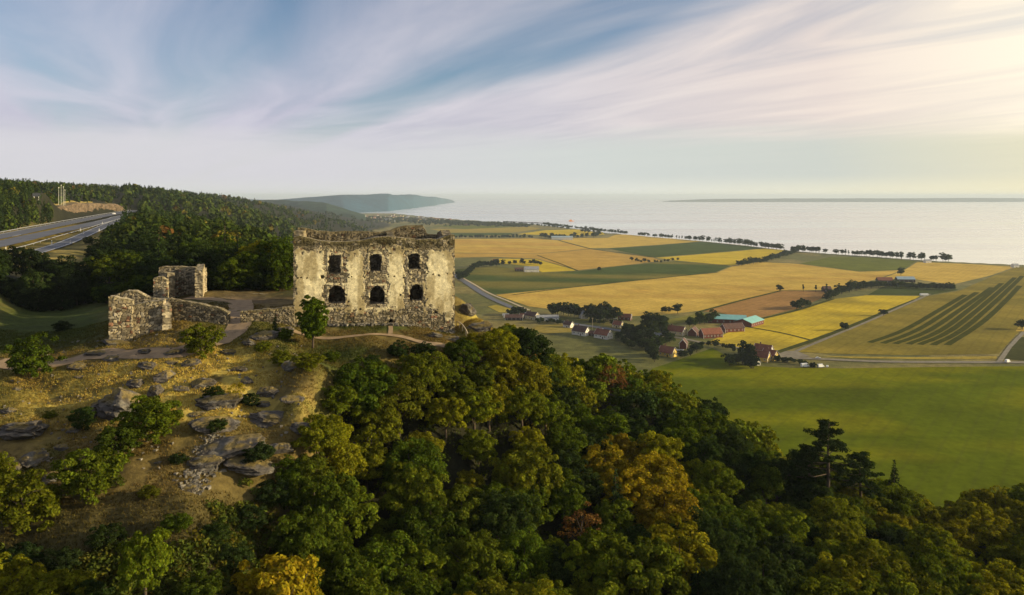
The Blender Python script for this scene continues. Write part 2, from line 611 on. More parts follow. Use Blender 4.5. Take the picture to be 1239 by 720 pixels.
def zrel(X, Y):
    X = np.asarray(X, dtype=float); Y = np.asarray(Y, dtype=float)
    h = hill_z(X, Y)
    near = sstep(-Y, -200, -120)
    u = X / np.maximum(Y, 5)
    flat = sstep(np.abs(u + 0.72 + (Y - 230) * -0.0), 0.0, 0.35)
    rough = (fbm(X / 9, Y / 9, 4, 11) - .5) * 1.5 + (fbm(X / 2.6, Y / 2.6, 3, 12) - .5) * 0.75
    calm = 1 - np.exp(-(((X + 24) / 20) ** 2 + ((Y - 124) / 9) ** 2) * 1.2) * .8
    h = h + rough * near * calm + (fbm(X / 40, Y / 40, 3, 13) - .5) * 3.0 * sstep(Y, 330, 500) * sstep(-u, 0.1, 0.3) * sstep(u, -.56, -.48)
    h = h - 500 * sstep(Y, 4800, 8000)
    v = valley_z(X, Y)
    k = 3.0
    m = np.maximum(h, v)
    m = m + k * np.exp(-np.abs(h - v) / k) * 0.25
    for (A, zs_) in CORR:
        best = np.full(X.shape, 1e9); zb = np.zeros(X.shape)
        for i in range(len(A) - 1):
            a, b = A[i], A[i + 1]
            dx_, dy_ = b[0] - a[0], b[1] - a[1]
            t_ = np.clip(((X - a[0]) * dx_ + (Y - a[1]) * dy_) / (dx_ * dx_ + dy_ * dy_), 0, 1)
            q = np.hypot(X - a[0] - t_ * dx_, Y - a[1] - t_ * dy_)
            zb = np.where(q < best, zs_[i] * (1 - t_) + zs_[i + 1] * t_, zb)
            best = np.minimum(best, q)
        w_ = 1 - sstep(best, 8.5, 22)
        m = m * (1 - w_) + zb * w_
    return m


def zw(X, Y):
    return zrel(np.asarray(X, float), np.asarray(Y, float)) + H


def zat(x, y):
    return float(zw(np.array([x]), np.array([y]))[0])


def on_ray(px, D):
    return (px - CX) / F * D, D


def hit(px, py, D0=800.0):
    """where the sight line through a photo pixel meets the valley floor"""
    D = D0
    for _ in range(40):
        x = (px - CX) / F * D
        z = float(valley_z(np.array([x]), np.array([D]))[0])
        D = 0.5 * D + 0.5 * (-z) * F / (py - HZ)
    x = (px - CX) / F * D
    return x, D


def hits(pts):
    """vectorised hit()"""
    P = np.array(pts, float)
    D = np.full(len(P), 900.0)
    u = (P[:, 0] - CX) / F
    for _ in range(40):
        z = valley_z(u * D, D)
        D = 0.5 * D + 0.5 * (-z) * F / (P[:, 1] - HZ)
    return np.stack([u * D, D], 1)


def ground_hit(px, py, D0=50.0, D1=420.0):
    """first place where the sight line through a photo pixel meets the hill"""
    D = np.geomspace(D0, D1, 900)
    u = (px - CX) / F
    z = zrel(u * D, D)
    line = -(py - HZ) / F * D
    below = np.where(line <= z)[0]
    i = below[0] if len(below) else len(D) - 1
    return u * D[i], D[i]


# ground sheet, finer close by
us = np.concatenate([np.linspace(-1.35, -0.75, 60, endpoint=False), np.linspace(-0.75, 0.75, 520, endpoint=False), np.linspace(0.75, 1.35, 61)])
vs = np.concatenate([np.geomspace(10, 55, 36, endpoint=False), np.geomspace(55, 180, 210, endpoint=False), np.geomspace(180, 3000, 230, endpoint=False), np.geomspace(3000, 50000, 60)])
U, D = np.meshgrid(us, vs)
GX, GY = U * D, D
GZ = zrel(GX, GY)
PX = CX + F * U
PY = HZ - GZ / GY * F


def lerp3(c, d, t):
    return np.asarray(c) * (1 - t[..., None]) + np.asarray(d) * t[..., None]


def blob(px, py, rx, ry):
    return np.exp(-(((PX - px) / rx) ** 2 + ((PY - py) / ry) ** 2))


hz_ = hill_z(GX, GY)
vz_ = valley_z(GX, GY)
isval = sstep(vz_ - hz_, -2, 3)
n1 = fbm(GX / 14, GY / 14, 4, 21); n2 = fbm(GX / 4, GY / 4, 4, 22); n3 = fbm(GX / 90, GY / 90, 4, 23)
DRY_SUNLIT = np.array((.45, .345, .075)); OCH = np.array((.135, .100, .032)); GRN = np.array((.045, .060, .012)); EARTH = np.array((.13, .095, .055)); FLOOR = np.array((.018, .018, .008))
colr = lerp3(OCH, GRN, sstep(n1 * .6 + n2 * .4, .47, .62) * .75)
gold = np.clip(1.3 * blob(260, 445, 75, 40) + 1.0 * blob(170, 470, 60, 45) + .9 * blob(280, 490, 70, 22) + .7 * blob(60, 480, 90, 40) + .6 * blob(585, 385, 40, 26), 0, 1)  # dry grass gold, brightened in colour to stand for sunlit patches
colr = lerp3(colr, DRY_SUNLIT, 0) if False else colr * (1 - (gold * sstep(n2, .34, .5))[..., None]) + DRY_SUNLIT * (gold * sstep(n2, .34, .5))[..., None]
green = np.clip(1.5 * blob(60, 395, 85, 34) * (GY > 112) + .9 * blob(400, 430, 60, 16) + .7 * blob(470, 397, 60, 4), 0, 1)
green = green * sstep(GY, 108, 118) + .9 * blob(390, 435, 60, 18) * (GY < 118)
green = np.clip(green, 0, 1)
colr = colr * (1 - green[..., None]) + GRN * (.85 + .5 * n2)[..., None] * green[..., None]
earth = np.clip(1.1 * blob(290, 363, 60, 9) + .8 * blob(210, 408, 50, 12) + .8 * blob(150, 425, 70, 14), 0, 1) * (.4 + .6 * sstep(n2, .35, .6))
colr = colr * (1 - earth[..., None]) + EARTH * earth[..., None]
dim = sstep(PY, 560, 640) * (GY < 100)  # shadow of the lower slope put into its greenish ground colour
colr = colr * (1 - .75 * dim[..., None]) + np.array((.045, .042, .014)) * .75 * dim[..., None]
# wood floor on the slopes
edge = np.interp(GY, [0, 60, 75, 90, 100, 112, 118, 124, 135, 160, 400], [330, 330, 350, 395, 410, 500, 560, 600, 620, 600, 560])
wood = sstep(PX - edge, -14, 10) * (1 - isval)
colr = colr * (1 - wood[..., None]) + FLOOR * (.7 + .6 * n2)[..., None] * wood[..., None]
hillwood = sstep(GY, 165, 185) * (1 - wood) * (1 - isval) * (PX < 640)
meadow = np.clip(sstep(GY, 195, 215) * (1 - sstep(PX + (GY - 200) * .03, 118, 140)) * (1 - sstep(GY, 420, 520) * sstep(PX, -400, 40)), 0, 1)
fx_ = np.interp(GY, [q[1] for q in CORR[0][0]], [q[0] for q in CORR[0][0]])
meadow = meadow * sstep(GX - fx_, -16, -9)
mcol = np.array((.25, .195, .055)) * (.55 + .9 * n1)[..., None]
mcol = mcol * (1 - .6 * sstep(n2, .5, .65))[..., None] + GRN * (.6 * sstep(n2, .5, .65))[..., None]
hcol = FLOOR * (.8 + .8 * n2)[..., None] * (1 - meadow)[..., None] + mcol * meadow[..., None]
colr = colr * (1 - hillwood[..., None]) + hcol * hillwood[..., None]
VAL = np.array((.115, .115, .030)); VAL2 = np.array((.20, .165, .05))
vcol = VAL * (1 - sstep(n3, .42, .62))[..., None] + VAL2 * sstep(n3, .42, .62)[..., None]
vcol = vcol * (.75 + .5 * n1)[..., None]
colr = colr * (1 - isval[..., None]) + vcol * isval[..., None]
nr, nc = U.shape
idx = np.arange(nr * nc).reshape(nr, nc)
quads = np.stack([idx[:-1, :-1], idx[:-1, 1:], idx[1:, 1:], idx[1:, :-1]], -1).reshape(-1, 4)
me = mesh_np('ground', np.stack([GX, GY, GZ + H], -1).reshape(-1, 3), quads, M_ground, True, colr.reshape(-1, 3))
tag(put('ground', me), 'grassy castle hill falling to the farmed plain by the lake', None, None, 'structure')

# lake
mL, t, p, out, g = mat_base('lake_water')
p.inputs['Base Color'].default_value = (1.0, .96, .84, 1)
p.inputs['Metallic'].default_value = 0.85
p.inputs['Roughness'].default_value = 0.22
b = t.new('ShaderNodeBump')
b.inputs['Strength'].default_value = 0.035
b.inputs['Distance'].default_value = 1.0
mp = t.new('ShaderNodeMapping')
t.link(g.outputs['Position'], mp.inputs['Vector'])
mp.inputs['Scale'].default_value = (.010, .03, 1)
t.link(t.noise(mp.outputs[0], 1.0, 6.0, 0.65), b.inputs['Height'])
mp2 = t.new('ShaderNodeMapping')
t.link(g.outputs['Position'], mp2.inputs['Vector'])
mp2.inputs['Scale'].default_value = (.00035, .0016, 1)
mp2.inputs['Rotation'].default_value = (0, 0, R(14))
wl2 = t.noise(mp2.outputs[0], 1.0, 5.0, 0.6, .6)
t.link(t.rng(wl2, .38, .62, .14, .32), p.inputs['Roughness'])
t.link(b.outputs[0], p.inputs['Normal'])
lk = MB()
lk.add([(-68000, 300, 0), (68000, 300, 0), (68000, 50000, 0), (-68000, 50000, 0)], [(0, 1, 2, 3)])
tag(put('lake_water', lk.mesh('lake_water', mL)), 'wide calm pale lake reaching to the horizon', None, None, 'structure')


def ridge(name, label, pts, depth, col, seed):
    """a far hill: crest given as (photo column, crest row, distance), sloping to the water on both sides"""
    m_ = MATS.get('far_hill') or mat_attr('far_hill', 0.35, .006, .95, 0, 1, .02)
    cols = []
    px = np.array([q[0] for q in pts], float); py = np.array([q[1] for q in pts], float); dd = np.array([q[2] for q in pts], float)
    s = np.linspace(0, 1, 160); k = np.linspace(0, 1, len(pts))
    px, py, dd = np.interp(s, k, px), np.interp(s, k, py), np.interp(s, k, dd)
    cz = np.maximum((HZ - py) / F * dd + H, 1.0)
    prof = np.linspace(-1, 1, 25)
    S, Pp = np.meshgrid(s, prof, indexing='ij')
    DD = dd[:, None] + Pp * depth
    X = ((px - CX) / F)[:, None] * DD
    env = (1 - np.abs(Pp) ** 1.7) * (np.minimum(1, np.minimum(S, 1 - S) * 30) ** .8)
    sc_ = dd.mean() / 20.0
    Z = cz[:, None] * env * (.90 + .2 * fbm(X / sc_, DD / sc_, 4, seed)) - 3
    I = np.arange(S.size).reshape(S.shape)
    q = np.stack([I[:-1, :-1], I[1:, :-1], I[1:, 1:], I[:-1, 1:]], -1).reshape(-1, 4)
    cc = np.asarray(col) * (.7 + .6 * fbm(X / 260, DD / 260, 4, seed + 3))[..., None]
    o = put(name, mesh_np(name, np.stack([X, DD, Z], -1).reshape(-1, 3), q, m_, True, cc.reshape(-1, 3)))
    return tag(o, label, None, None, 'structure')


ridge('hill', 'blue wooded headland ending in the lake behind the town', [(250, 240.5, 9500), (330, 241, 9000), (380, 239, 8900), (415, 235.8, 9000), (470, 234.8, 10000), (500, 235.6, 12000), (525, 238, 15000), (542, 240.6, 19000), (551, 243.6, 21000)], 1500, (.022, .066, .105), 1)  # distance haze put into the hill's own colour as blue
ridge('hill', 'dark wooded hill between the escarpment and the blue headland', [(250, 243, 5200), (330, 241, 5000), (360, 241.5, 4800), (395, 246, 4600), (425, 254, 4500), (445, 260, 4500)], 700, (.030, .052, .035), 2)
ridge('far_shore', 'thin grey far shore across the lake', [(800, 243.2, 22500), (850, 240.8, 22500), (950, 240.0, 22500), (1080, 240.0, 22500), (1180, 239.2, 22500), (1239, 239.5, 22500), (1420, 239.5, 22500)], 900, (.015, .03, .03), 3)

# air: one closed box of thin haze round everything
hz_me = MB().box((0, 24000, 119), (142000, 54000, 256))
mH = bpy.data.materials.new('haze_air')
mH.use_nodes = True
t = NT(mH.node_tree)
t.n.clear()
oo = t.new('ShaderNodeOutputMaterial')
pv = t.new('ShaderNodeVolumePrincipled')
pv.inputs['Color'].default_value = (.74, .87, 1.0, 1)
pv.inputs['Density'].default_value = 4.2e-5
pv.inputs['Anisotropy'].default_value = 0.1
t.link(pv.outputs[0], oo.inputs['Volume'])
tag(put('haze', hz_me.mesh('haze', mH)), 'thin pale haze over the plain and lake', None, None, 'stuff')

# ------------------------------------------------------------------ ruined masonry
def wall_mesh(name, L, T, base, top, res=0.15, openings=(), facade=None, sx=.62, sz=.36, seed=0, relief=.12, tone=1.0, z0=None):
    """a thick rubble wall along local +x, outer face at y=0 (towards -y), inner face at y=T.
    base/top: functions of s. openings: list of (s0, s1, z0, z1, arch). facade(S, Z, fbm) -> plaster cover 0..1"""
    ns = max(2, int(L / res)); s = np.linspace(0, L, ns + 1)
    b, tp = base(s), top(s)
    hmax = float(np.max(tp - b)); nz = max(2, int(hmax / res)); tt = np.linspace(0, 1, nz + 1)
    S = np.repeat(s[:, None], nz + 1, 1)
    Z = b[:, None] + tt[None] * (tp - b)[:, None]
    sc, zc_ = (S[:-1, :-1] + S[1:, 1:]) / 2, (Z[:-1, :-1] + Z[1:, 1:]) / 2
    keep = np.ones(sc.shape, bool)
    for (a0, a1, c0, c1, arch) in openings:
        mid = (a0 + a1) / 2; hw = (a1 - a0) / 2
        jag = (vnoise(sc * 3, zc_ * 3, seed + 40) - .5) * .22
        topz = c1 - arch * (np.abs(sc - mid) / hw) ** 2
        keep &= ~((np.abs(sc - mid) + jag < hw) & (zc_ > c0 + jag) & (zc_ < topz + jag))
    f1, f2, cid = voronoi(S / sx + .3 * vnoise(S * 1.3, Z * 1.3, seed), Z / sz, seed)
    mort = sstep(f2 - f1, .03, .2)
    st = mort * (0.35 + .65 * cid)
    tonev = .35 + 1.15 * cid
    warmv = hash2(np.floor(cid * 9999), np.floor(cid * 777), 3)
    stone = np.stack([.27 + .06 * warmv, .235 + .03 * warmv, .165 - .015 * warmv], -1) * tonev[..., None] * tone
    red = (warmv > .965)
    stone = np.where(red[..., None], np.array((.20, .105, .06)) * tonev[..., None] * tone, stone)
    mcol = np.array((.070, .056, .036)) * tone
    colf = mcol * (1 - mort[..., None]) + stone * mort[..., None]
    off = st * relief
    if facade is not None:
        pl, stain, pit, moss = facade(S, Z)
        plc = np.array((.82, .715, .43)) * (1 - stain[..., None]) + np.array((.40, .32, .16)) * stain[..., None]
        colf = colf * (1 - pl[..., None]) + plc * pl[..., None]
        colf = colf * (1 - moss[..., None]) + np.array((.060, .050, .020)) * (.5 + .8 * cid)[..., None] * moss[..., None]
        off = off * (1 - pl) + pl * (relief * 1.0 + .05 * (fbm(S * 1.5, Z * 1.5, 3, seed + 8) - .5))
        off = off - pit * .7
        colf = colf * (1 - .8 * pit[..., None])  # holes blackened in colour to stand for their inner shadow
    topm = sstep(tp[:, None] - Z, .55, .05)
    colf = colf * (1 - .6 * topm[..., None]) + np.array((.20, .165, .075)) * .6 * topm[..., None]
    jit = (vnoise(S * 2.5, Z * 2.5, seed + 60) - .5) * .12
    Vf = np.stack([S + jit, -off, Z], -1)
    Vb = np.stack([S + jit, T + st * relief, Z], -1)
    cap = np.zeros_like(Z); cap[:, -1] = (vnoise(s * 1.2, s * 0 + 3, seed + 30) - .5) * .14
    Vf[..., 2] += cap; Vb[..., 2] += cap
    n = S.size
    I = np.arange(n).reshape(S.shape)
    q = lambda A: np.stack([A[:-1, :-1], A[1:, :-1], A[1:, 1:], A[:-1, 1:]], -1)
    ff = q(I)[keep]; fb = q(I + n)[keep][:, ::-1]
    fs = [ff, fb]
    # reveals wherever a kept cell borders nothing, in four steps through the wall's thickness
    kp = np.pad(keep, 1)
    LAY = [I, I + 2 * n, I + 3 * n, I + 4 * n, I + n]

    def reveal(e, sa, sb, flip):
        for L0, L1 in zip(LAY[:-1], LAY[1:]):
            A, B, C_, D_ = L0[sa][e], L0[sb][e], L1[sb][e], L1[sa][e]
            fs.append(np.stack([B, A, D_, C_] if flip else [A, B, C_, D_], -1))
    lo, hi = slice(None, -1), slice(1, None)
    k0 = kp[1:-1, 1:-1]
    reveal(k0 & ~kp[:-2, 1:-1], (lo, lo), (lo, hi), False)
    reveal(k0 & ~kp[2:, 1:-1], (hi, lo), (hi, hi), True)
    reveal(k0 & ~kp[1:-1, 2:], (lo, hi), (hi, hi), False)
    reveal(k0 & ~kp[1:-1, :-2], (lo, lo), (hi, lo), True)
    mids, midc = [], []
    for kq in (.25, .5, .75):
        yy = T * kq
        g1_, g2_, gid = voronoi((S + yy * 1.6) / sx, (Z + .21 * S) / sz, seed + 3)
        mm_ = sstep(g2_ - g1_, .03, .2)[..., None]
        stn = np.array((.29, .25, .17)) * (.4 + 1.1 * gid)[..., None] * tone
        midc.append(mcol * (1 - mm_) + stn * mm_)
        wob = (gid - .5) * .16
        mids.append(np.stack([S + wob, np.full_like(S, yy), Z + wob * .8], -1))
    colb = mcol * (1 - mort[..., None]) + stone * mort[..., None]
    if facade is not None:
        colb = colb * .8
    colb = colb * (1 - .6 * topm[..., None]) + np.array((.20, .165, .075)) * .6 * topm[..., None]
    VA = np.concatenate([Vf.reshape(-1, 3), Vb.reshape(-1, 3)] + [m_.reshape(-1, 3) for m_ in mids])
    CA_ = np.concatenate([colf.reshape(-1, 3), colb.reshape(-1, 3)] + [m_.reshape(-1, 3) for m_ in midc])
    FA = np.concatenate(fs)
    used, inv = np.unique(FA, return_inverse=True)
    return mesh_np(name, VA[used], inv.reshape(FA.shape), M_stone, False, CA_[used])


def loose_stones(name, pts, size, seed, parent=None, mat=None):
    """real rubble too small to pick apart: joined into one mesh"""
    rg = np.random.default_rng(seed)
    base = np.array([(-1, -1, -1), (1, -1, -1), (1, 1, -1), (-1, 1, -1), (-1, -1, 1), (1, -1, 1), (1, 1, 1), (-1, 1, 1)], float) * .5
    qf = np.array([(3, 2, 1, 0), (4, 5, 6, 7), (0, 1, 5, 4), (1, 2, 6, 5), (2, 3, 7, 6), (3, 0, 4, 7)])
    V, Q, Cc = [], [], []
    for i, pnt in enumerate(pts):
        sc = size * (.5 + rg.random(3) * np.array([1.1, 1.0, .7]))
        v = (base + rg.normal(0, .13, base.shape)) * sc
        a = rg.random() * 6.28; ca, sa = math.cos(a), math.sin(a)
        v = np.stack([v[:, 0] * ca - v[:, 1] * sa, v[:, 0] * sa + v[:, 1] * ca, v[:, 2] + v[:, 0] * rg.normal(0, .15)], -1)
        V.append(v + np.asarray(pnt)); Q.append(qf + 8 * i)
        tone = .6 + .9 * rg.random()
        Cc.append(np.tile(np.array((.16, .145, .115)) * tone, (8, 1)))
    me_ = mesh_np(name, np.concatenate(V), np.concatenate(Q), mat or M_stone, False, np.concatenate(Cc))
    return tag(put(name, me_, parent), None, None, None, 'stuff')


# ---- the main castle ruin
CA = R(13.0)
cdx, cdy = math.cos(CA), math.sin(CA)
cnx, cny = -math.sin(CA), math.cos(CA)          # into the building
FX, FY = on_ray(355, 122.7)
uR = (550 - CX) / F
CL = (uR * FY - FX) / (cdx - cdy * uR)
ZB = HZ - 0 and (-(392 - HZ) / F * 124.5)
CZ = H - (400 - HZ) / F * 125.0                  # local z = 0


def f_s(px):
    u = (px - CX) / F
    return (u * FY - FX) / (cdx - u * cdy)


def f_z(px, py):
    Dd = FY + f_s(px) * cdy
    return H - (py - HZ) / F * Dd - CZ


def prof(pairs):
    ss = [f_s(a) for a, _ in pairs]; zz_ = [f_z(a, b_) for a, b_ in pairs]
    return lambda s: np.interp(s, ss, zz_)


castle = thing('castle_ruin', 'large roofless castle ruin with plastered six window facade on the hilltop', 'castle ruin', (FX, FY, CZ), CA)
ft = prof([(355, 287), (362, 285), (370, 287.5), (385, 291), (405, 292.5), (425, 292), (440, 290), (452, 287.5), (470, 286), (490, 288.5), (510, 290), (528, 289.5), (538, 286), (544, 284), (550, 284)])
fb_ = lambda s: np.interp(s, [0, 10, 20, CL], [-.9, -1.6, -1.9, -3.2])
win_px = [(397.5, 412.5, 308, 331.5, .28), (447.5, 461.5, 307.5, 328.5, .3), (494.5, 508, 307, 325.5, .22),
          (397.5, 417.5, 345, 367, 1.0), (447.5, 465.5, 345.5, 368, 1.1), (495.5, 512, 344, 364, 1.1)]
ops = []
for (a, b_, c, d_, ar) in win_px:
    m_ = (a + b_) / 2
    ops.append((f_s(a), f_s(b_), f_z(m_, d_), f_z(m_, c), ar))
ops.append((f_s(469.8), f_s(475.6), f_z(472, 395), f_z(472, 385.5), .5))
winbox = [(397, 415, 300, 372), (446, 464, 300, 372), (493, 511, 300, 372)]


def facade(S, Z):
    u = None
    # approximate photo coordinates of every wall point, only used to lay out the worn plaster
    X = FX + S * cdx; Y = FY + S * cdy
    px = CX + F * X / Y; py = HZ - (Z + CZ - H) / Y * F
    nb = fbm(S * .55, Z * .55, 4, 71) - .5
    nf = fbm(S * 2.1, Z * 2.6, 4, 72) - .5
    lowlim = np.interp(px, [350, 385, 400, 440, 470, 500, 520, 535, 552], [391, 389, 376, 381, 376, 370, 373, 385, 392])
    v = np.minimum((py - 301.5) / 6, (lowlim - py) / 7)
    for (a, b_, c, d_) in winbox:
        dxw = np.maximum(np.maximum(a - 2 - px, px - (b_ + 2)), 0)
        strip = np.where((py > 303) & (py < 372), dxw, 99)
        v = np.minimum(v, (strip - 2.2) / 3.2)
    v = np.minimum(v, np.minimum((px - 357.5) / 2.5, (548.5 - px) / 2.5))
    v = v + nf * 3.6 + nb * 2.6
    right = sstep(px, 512, 520) * sstep(py, 300, 322) * .0
    pl = sstep(v, .25, .55)
    # pale plaster ring round each opening
    for (a, b_, c, d_, ar) in win_px:
        mx_, hw = (a + b_) / 2, (b_ - a) / 2
        inside = np.maximum(np.abs(px - mx_) - hw, np.maximum(c - py, py - d_))
        ring = sstep(inside, -.5, .2) * (1 - sstep(inside, 2.0, 2.8)) * (py < (c + d_) / 2 + 3)
        pl = np.maximum(pl, ring * sstep(nf, -.12, .05) * .9)
    stain = np.clip(sstep(fbm(S * .9, Z * .28, 5, 73), .42, .66) * .8 + .5 * sstep(nf, .05, .25) + .35 * sstep(py, 325, 302) + .3 * sstep(py, 352, 372), 0, 1)
    pit = np.zeros(S.shape)
    for (hx, hy, rr) in [(360, 336.5, .8), (364, 336, .8), (371.5, 336.5, .7), (390, 335, 2.0), (422, 336, .7), (425.5, 335, .8), (441, 335.5, .7), (470, 335, .7), (477, 334.5, .9), (524, 332, .8),
                         (531, 333, 1.0), (484.5, 357, 1.1), (436, 374, 1.0), (528, 378, 1.3), (408, 374, .8), (517, 331, .8), (488, 336, .7), (541, 331, .6), (379, 372, .7)]:
        pit = np.maximum(pit, sstep(rr * 1.25 - np.hypot(px - hx, (py - hy) * 1.1), 0, .35))
    moss = sstep(py, 309, 292) * sstep(fbm(S * 1.2, Z * 1.4, 4, 77), .30, .48) * .92
    moss = np.maximum(moss, .55 * sstep(fbm(S * 1.1, Z * 2.2, 4, 78), .5, .62) * sstep(py, 368, 385))
    return pl, stain, pit, moss


wf = put('front_wall', wall_mesh('front_wall', CL, 1.9, fb_, ft, .125, ops, facade, .55, .34, 5), castle)
CD = 13.5
# back wall, seen over the front one
def b_prof(pairs):
    def f(px, py):
        u = (px - CX) / F
        bx, by = FX + CD * cnx, FY + CD * cny
        s = (u * by - bx) / (cdx - u * cdy)
        Dd = by + s * cdy
        return s, H - (py - HZ) / F * Dd - CZ
    ss, zz_ = zip(*[f(a, b_) for a, b_ in pairs])
    return lambda s: np.interp(s, ss, zz_)


bt = b_prof([(352, 276), (358, 275), (370, 276), (385, 279), (400, 280), (430, 279), (460, 280.5), (472, 278.5), (480, 274.5), (490, 272.5), (510, 272), (513, 276), (516, 283), (540, 284), (560, 284)])
bops = [(3.0, 4.2, 3, 5.2, .6), (10.2, 11.2, 8.4, 10.4, .4)]
wb = put('back_wall', wall_mesh('back_wall', CL, 1.6, lambda s: s * 0 - 1.5, bt, .2, bops, None, .6, .36, 6, tone=.6), castle, (0, CD - 1.6, 0))
# side walls: run from front to back
lt = lambda s: np.interp(s, [0, 1.5, 4, CD], [float(ft(0.)) - .3, float(ft(0.)) + .1, float(bt(0.)) - .3, float(bt(0.))])
wl = put('side_wall', wall_mesh('side_wall', CD - 3.5, 1.5, lambda s: s * 0 - 1.2, lt, .2, [(3.8, 5.6, 7, 10, .4)], None, .6, .36, 7, tone=.9), castle, (0.02, CD - 1.6, 0), R(-90))
rt0 = float(ft(CL))
rt = lambda s: np.interp(s, [0, 2, 5, 7, CD], [rt0 - .2, rt0 - .3, rt0 + .5, rt0 + .2, float(bt(CL)) + .1])
wr = put('side_wall', wall_mesh('side_wall', CD - 3.5, 1.5, lambda s: s * 0 - 3.2, rt, .2, [(4, 5.8, 7, 10, .4)], None, .6, .36, 8, tone=.8), castle, (CL - .02, 1.9, 0), R(90))
# earth floor inside the shell
fl = MB().box((CL / 2, CD / 2, .6), (CL - 3.0, CD - 3.6, .4))
put('earth_floor', fl.mesh('earth_floor', M_path), castle)
# taller fragment of inner cross wall
wc = put('cross_wall', wall_mesh('cross_wall', CD - 3.6, 1.2, lambda s: s * 0 + .5, lambda s: np.interp(s, [0, 2, 5, CD], [rt0 - 3.5, rt0 - 2.5, rt0 - .6, rt0 + .6]), .25, [], None, .6, .36, 9, tone=.55), castle, (f_s(481), 1.92, 0), R(90))
rg = np.random.default_rng(31)
pts = [(s_, -rg.random() * 1.6 - .1, zat(FX + s_ * cdx + .5 * cny, FY + s_ * cdy - .5) - CZ + rg.random() * .12) for s_ in rg.random(260) * CL]
loose_stones('fallen_stones', pts, .32, 32, castle)

# ---- the smaller ruined walls of the forecourt
def ruin_wall(name, parent, a, b_, T, ha, hb, prof_pts=None, seed=0, openings=(), tone=1.05, res=.14, sink=.9, sx=.5, sz=.36):
    """wall between world points a and b_ (x, y); ha/hb heights above local ground, prof_pts: [(fraction, extra)]"""
    L = math.hypot(b_[0] - a[0], b_[1] - a[1])
    s = np.linspace(0, L, 24)
    gx = a[0] + (b_[0] - a[0]) * s / L; gy = a[1] + (b_[1] - a[1]) * s / L
    gz_ = zw(gx, gy)
    z0 = float(gz_[0])
    rel = gz_ - z0
    base = lambda q: np.interp(q, s, rel - sink)
    k = [p_[0] * L for p_ in prof_pts] if prof_pts else [0, L]
    zt = [p_[1] for p_ in prof_pts] if prof_pts else [ha, hb + float(rel[-1])]
    top = lambda q: np.interp(q, k, zt) + .25 * (fbm(q * .8, q * 0, 3, seed) - .5)
    me_ = wall_mesh(name, L, T, base, top, res, openings, None, sx, sz, seed, .13, tone)
    ang = math.atan2(b_[1] - a[1], b_[0] - a[0])
    if parent is None:
        return put(name, me_, None, (a[0], a[1], z0), ang)
    pl_ = parent.location
    return put(name, me_, parent, (a[0] - pl_[0], a[1] - pl_[1], z0 - pl_[2]), ang)


def top_from(a, b_, pxs):
    """wall top heights (relative to ground at a) matching surveyed crest rows [(px, py)]"""
    z0 = zat(*a)
    L = math.hypot(b_[0] - a[0], b_[1] - a[1])
    out = []
    for (px, py) in pxs:
        u = (px - CX) / F
        ddx, ddy = (b_[0] - a[0]) / L, (b_[1] - a[1]) / L
        s = (u * a[1] - a[0]) / (ddx - u * ddy)
        Dd = a[1] + s * ddy
        out.append((s / L, H - (py - HZ) / F * Dd - z0))
    return out


a = on_ray(131.5, 114); b_ = on_ray(197.5, 116.5)
g1 = thing('gate_tower_ruin', 'nearest roofless rubble tower ruin with two stepped front walls and notch', 'tower ruin', (a[0], a[1], zat(*a)))
m1 = on_ray(160.5, 115.1)
ruin_wall('front_wall', g1, a, m1, 1.5, 0, 0, top_from(a, m1, [(131, 359.5), (137, 359), (150, 361.5), (158, 363), (161, 364)]), 41, sx=.62, sz=.48)
m2 = on_ray(160.6, 115.5); 
ruin_wall('front_wall', g1, m2, b_, 1.7, 0, 0, top_from(m2, b_, [(160, 369), (164, 369.5), (167, 367), (180, 365.5), (190, 364), (198, 363.5)]), 42, sx=.62, sz=.48)
bl = on_ray(137, 121.5); br = on_ray(205, 122.5)
ruin_wall('back_wall', g1, bl, br, 1.3, 0, 0, top_from(bl, br, [(137, 357), (146, 355), (152, 352.3), (163, 352), (172, 356), (182, 361), (194, 361.5), (206, 362)]), 43, sx=.62, sz=.48)
ruin_wall('side_wall', g1, (bl[0] - .2, bl[1]), (a[0] - .02, a[1] + 1.6), 1.3, 5.0, 5.4, None, 44, sx=.62, sz=.48)
b2 = on_ray(198, 118.3)
ruin_wall('side_wall', g1, (b_[0] + 1.2, b_[1] + .1), (br[0] - .6, br[1] - .2), 1.2, 3.9, 3.4, None, 45, sx=.62, sz=.48)

a = on_ray(192, 150); b_ = on_ray(248, 151)
g2 = thing('tower_ruin', 'smaller roofless stone tower ruin standing behind the stepped gate tower', 'tower ruin', (a[0], a[1], zat(*a)))
ruin_wall('back_wall', g2, a, b_, 1.2, 0, 0, top_from(a, b_, [(192, 324), (196, 323), (215, 322.5), (235, 324), (248, 325)]), 51)
wl_ = on_ray(203, 143.5)
ruin_wall('side_wall', g2, (a[0] + .4, a[1] - .02), wl_, 1.2, 5.9, 5.9, None, 52)
fr = on_ray(245, 144)
ruin_wall('side_wall', g2, fr, (b_[0] - .1, b_[1] - .02), 1.3, 5.4, 5.9, None, 53)
c0 = on_ray(185.5, 141.5); c1 = on_ray(203, 142.2)
ruin_wall('front_wall', g2, c0, c1, 1.2, 0, 0, top_from(c0, c1, [(185, 337), (190, 335), (197, 335), (203, 339)]), 54, sx=.45, sz=.4)
hp = on_ray(209, 139)
# spoil heap at the tower's foot


def low_wall(label, p0, d0, p1, d1, T, crest, seed):
    a = on_ray(p0, d0); b_ = on_ray(p1, d1)
    o = ruin_wall('low_stone_wall', None, a, b_, T, 0, 0, top_from(a, b_, crest), seed, tone=.68)
    return tag(o, label, 'wall', 'low walls of the castle forecourt')


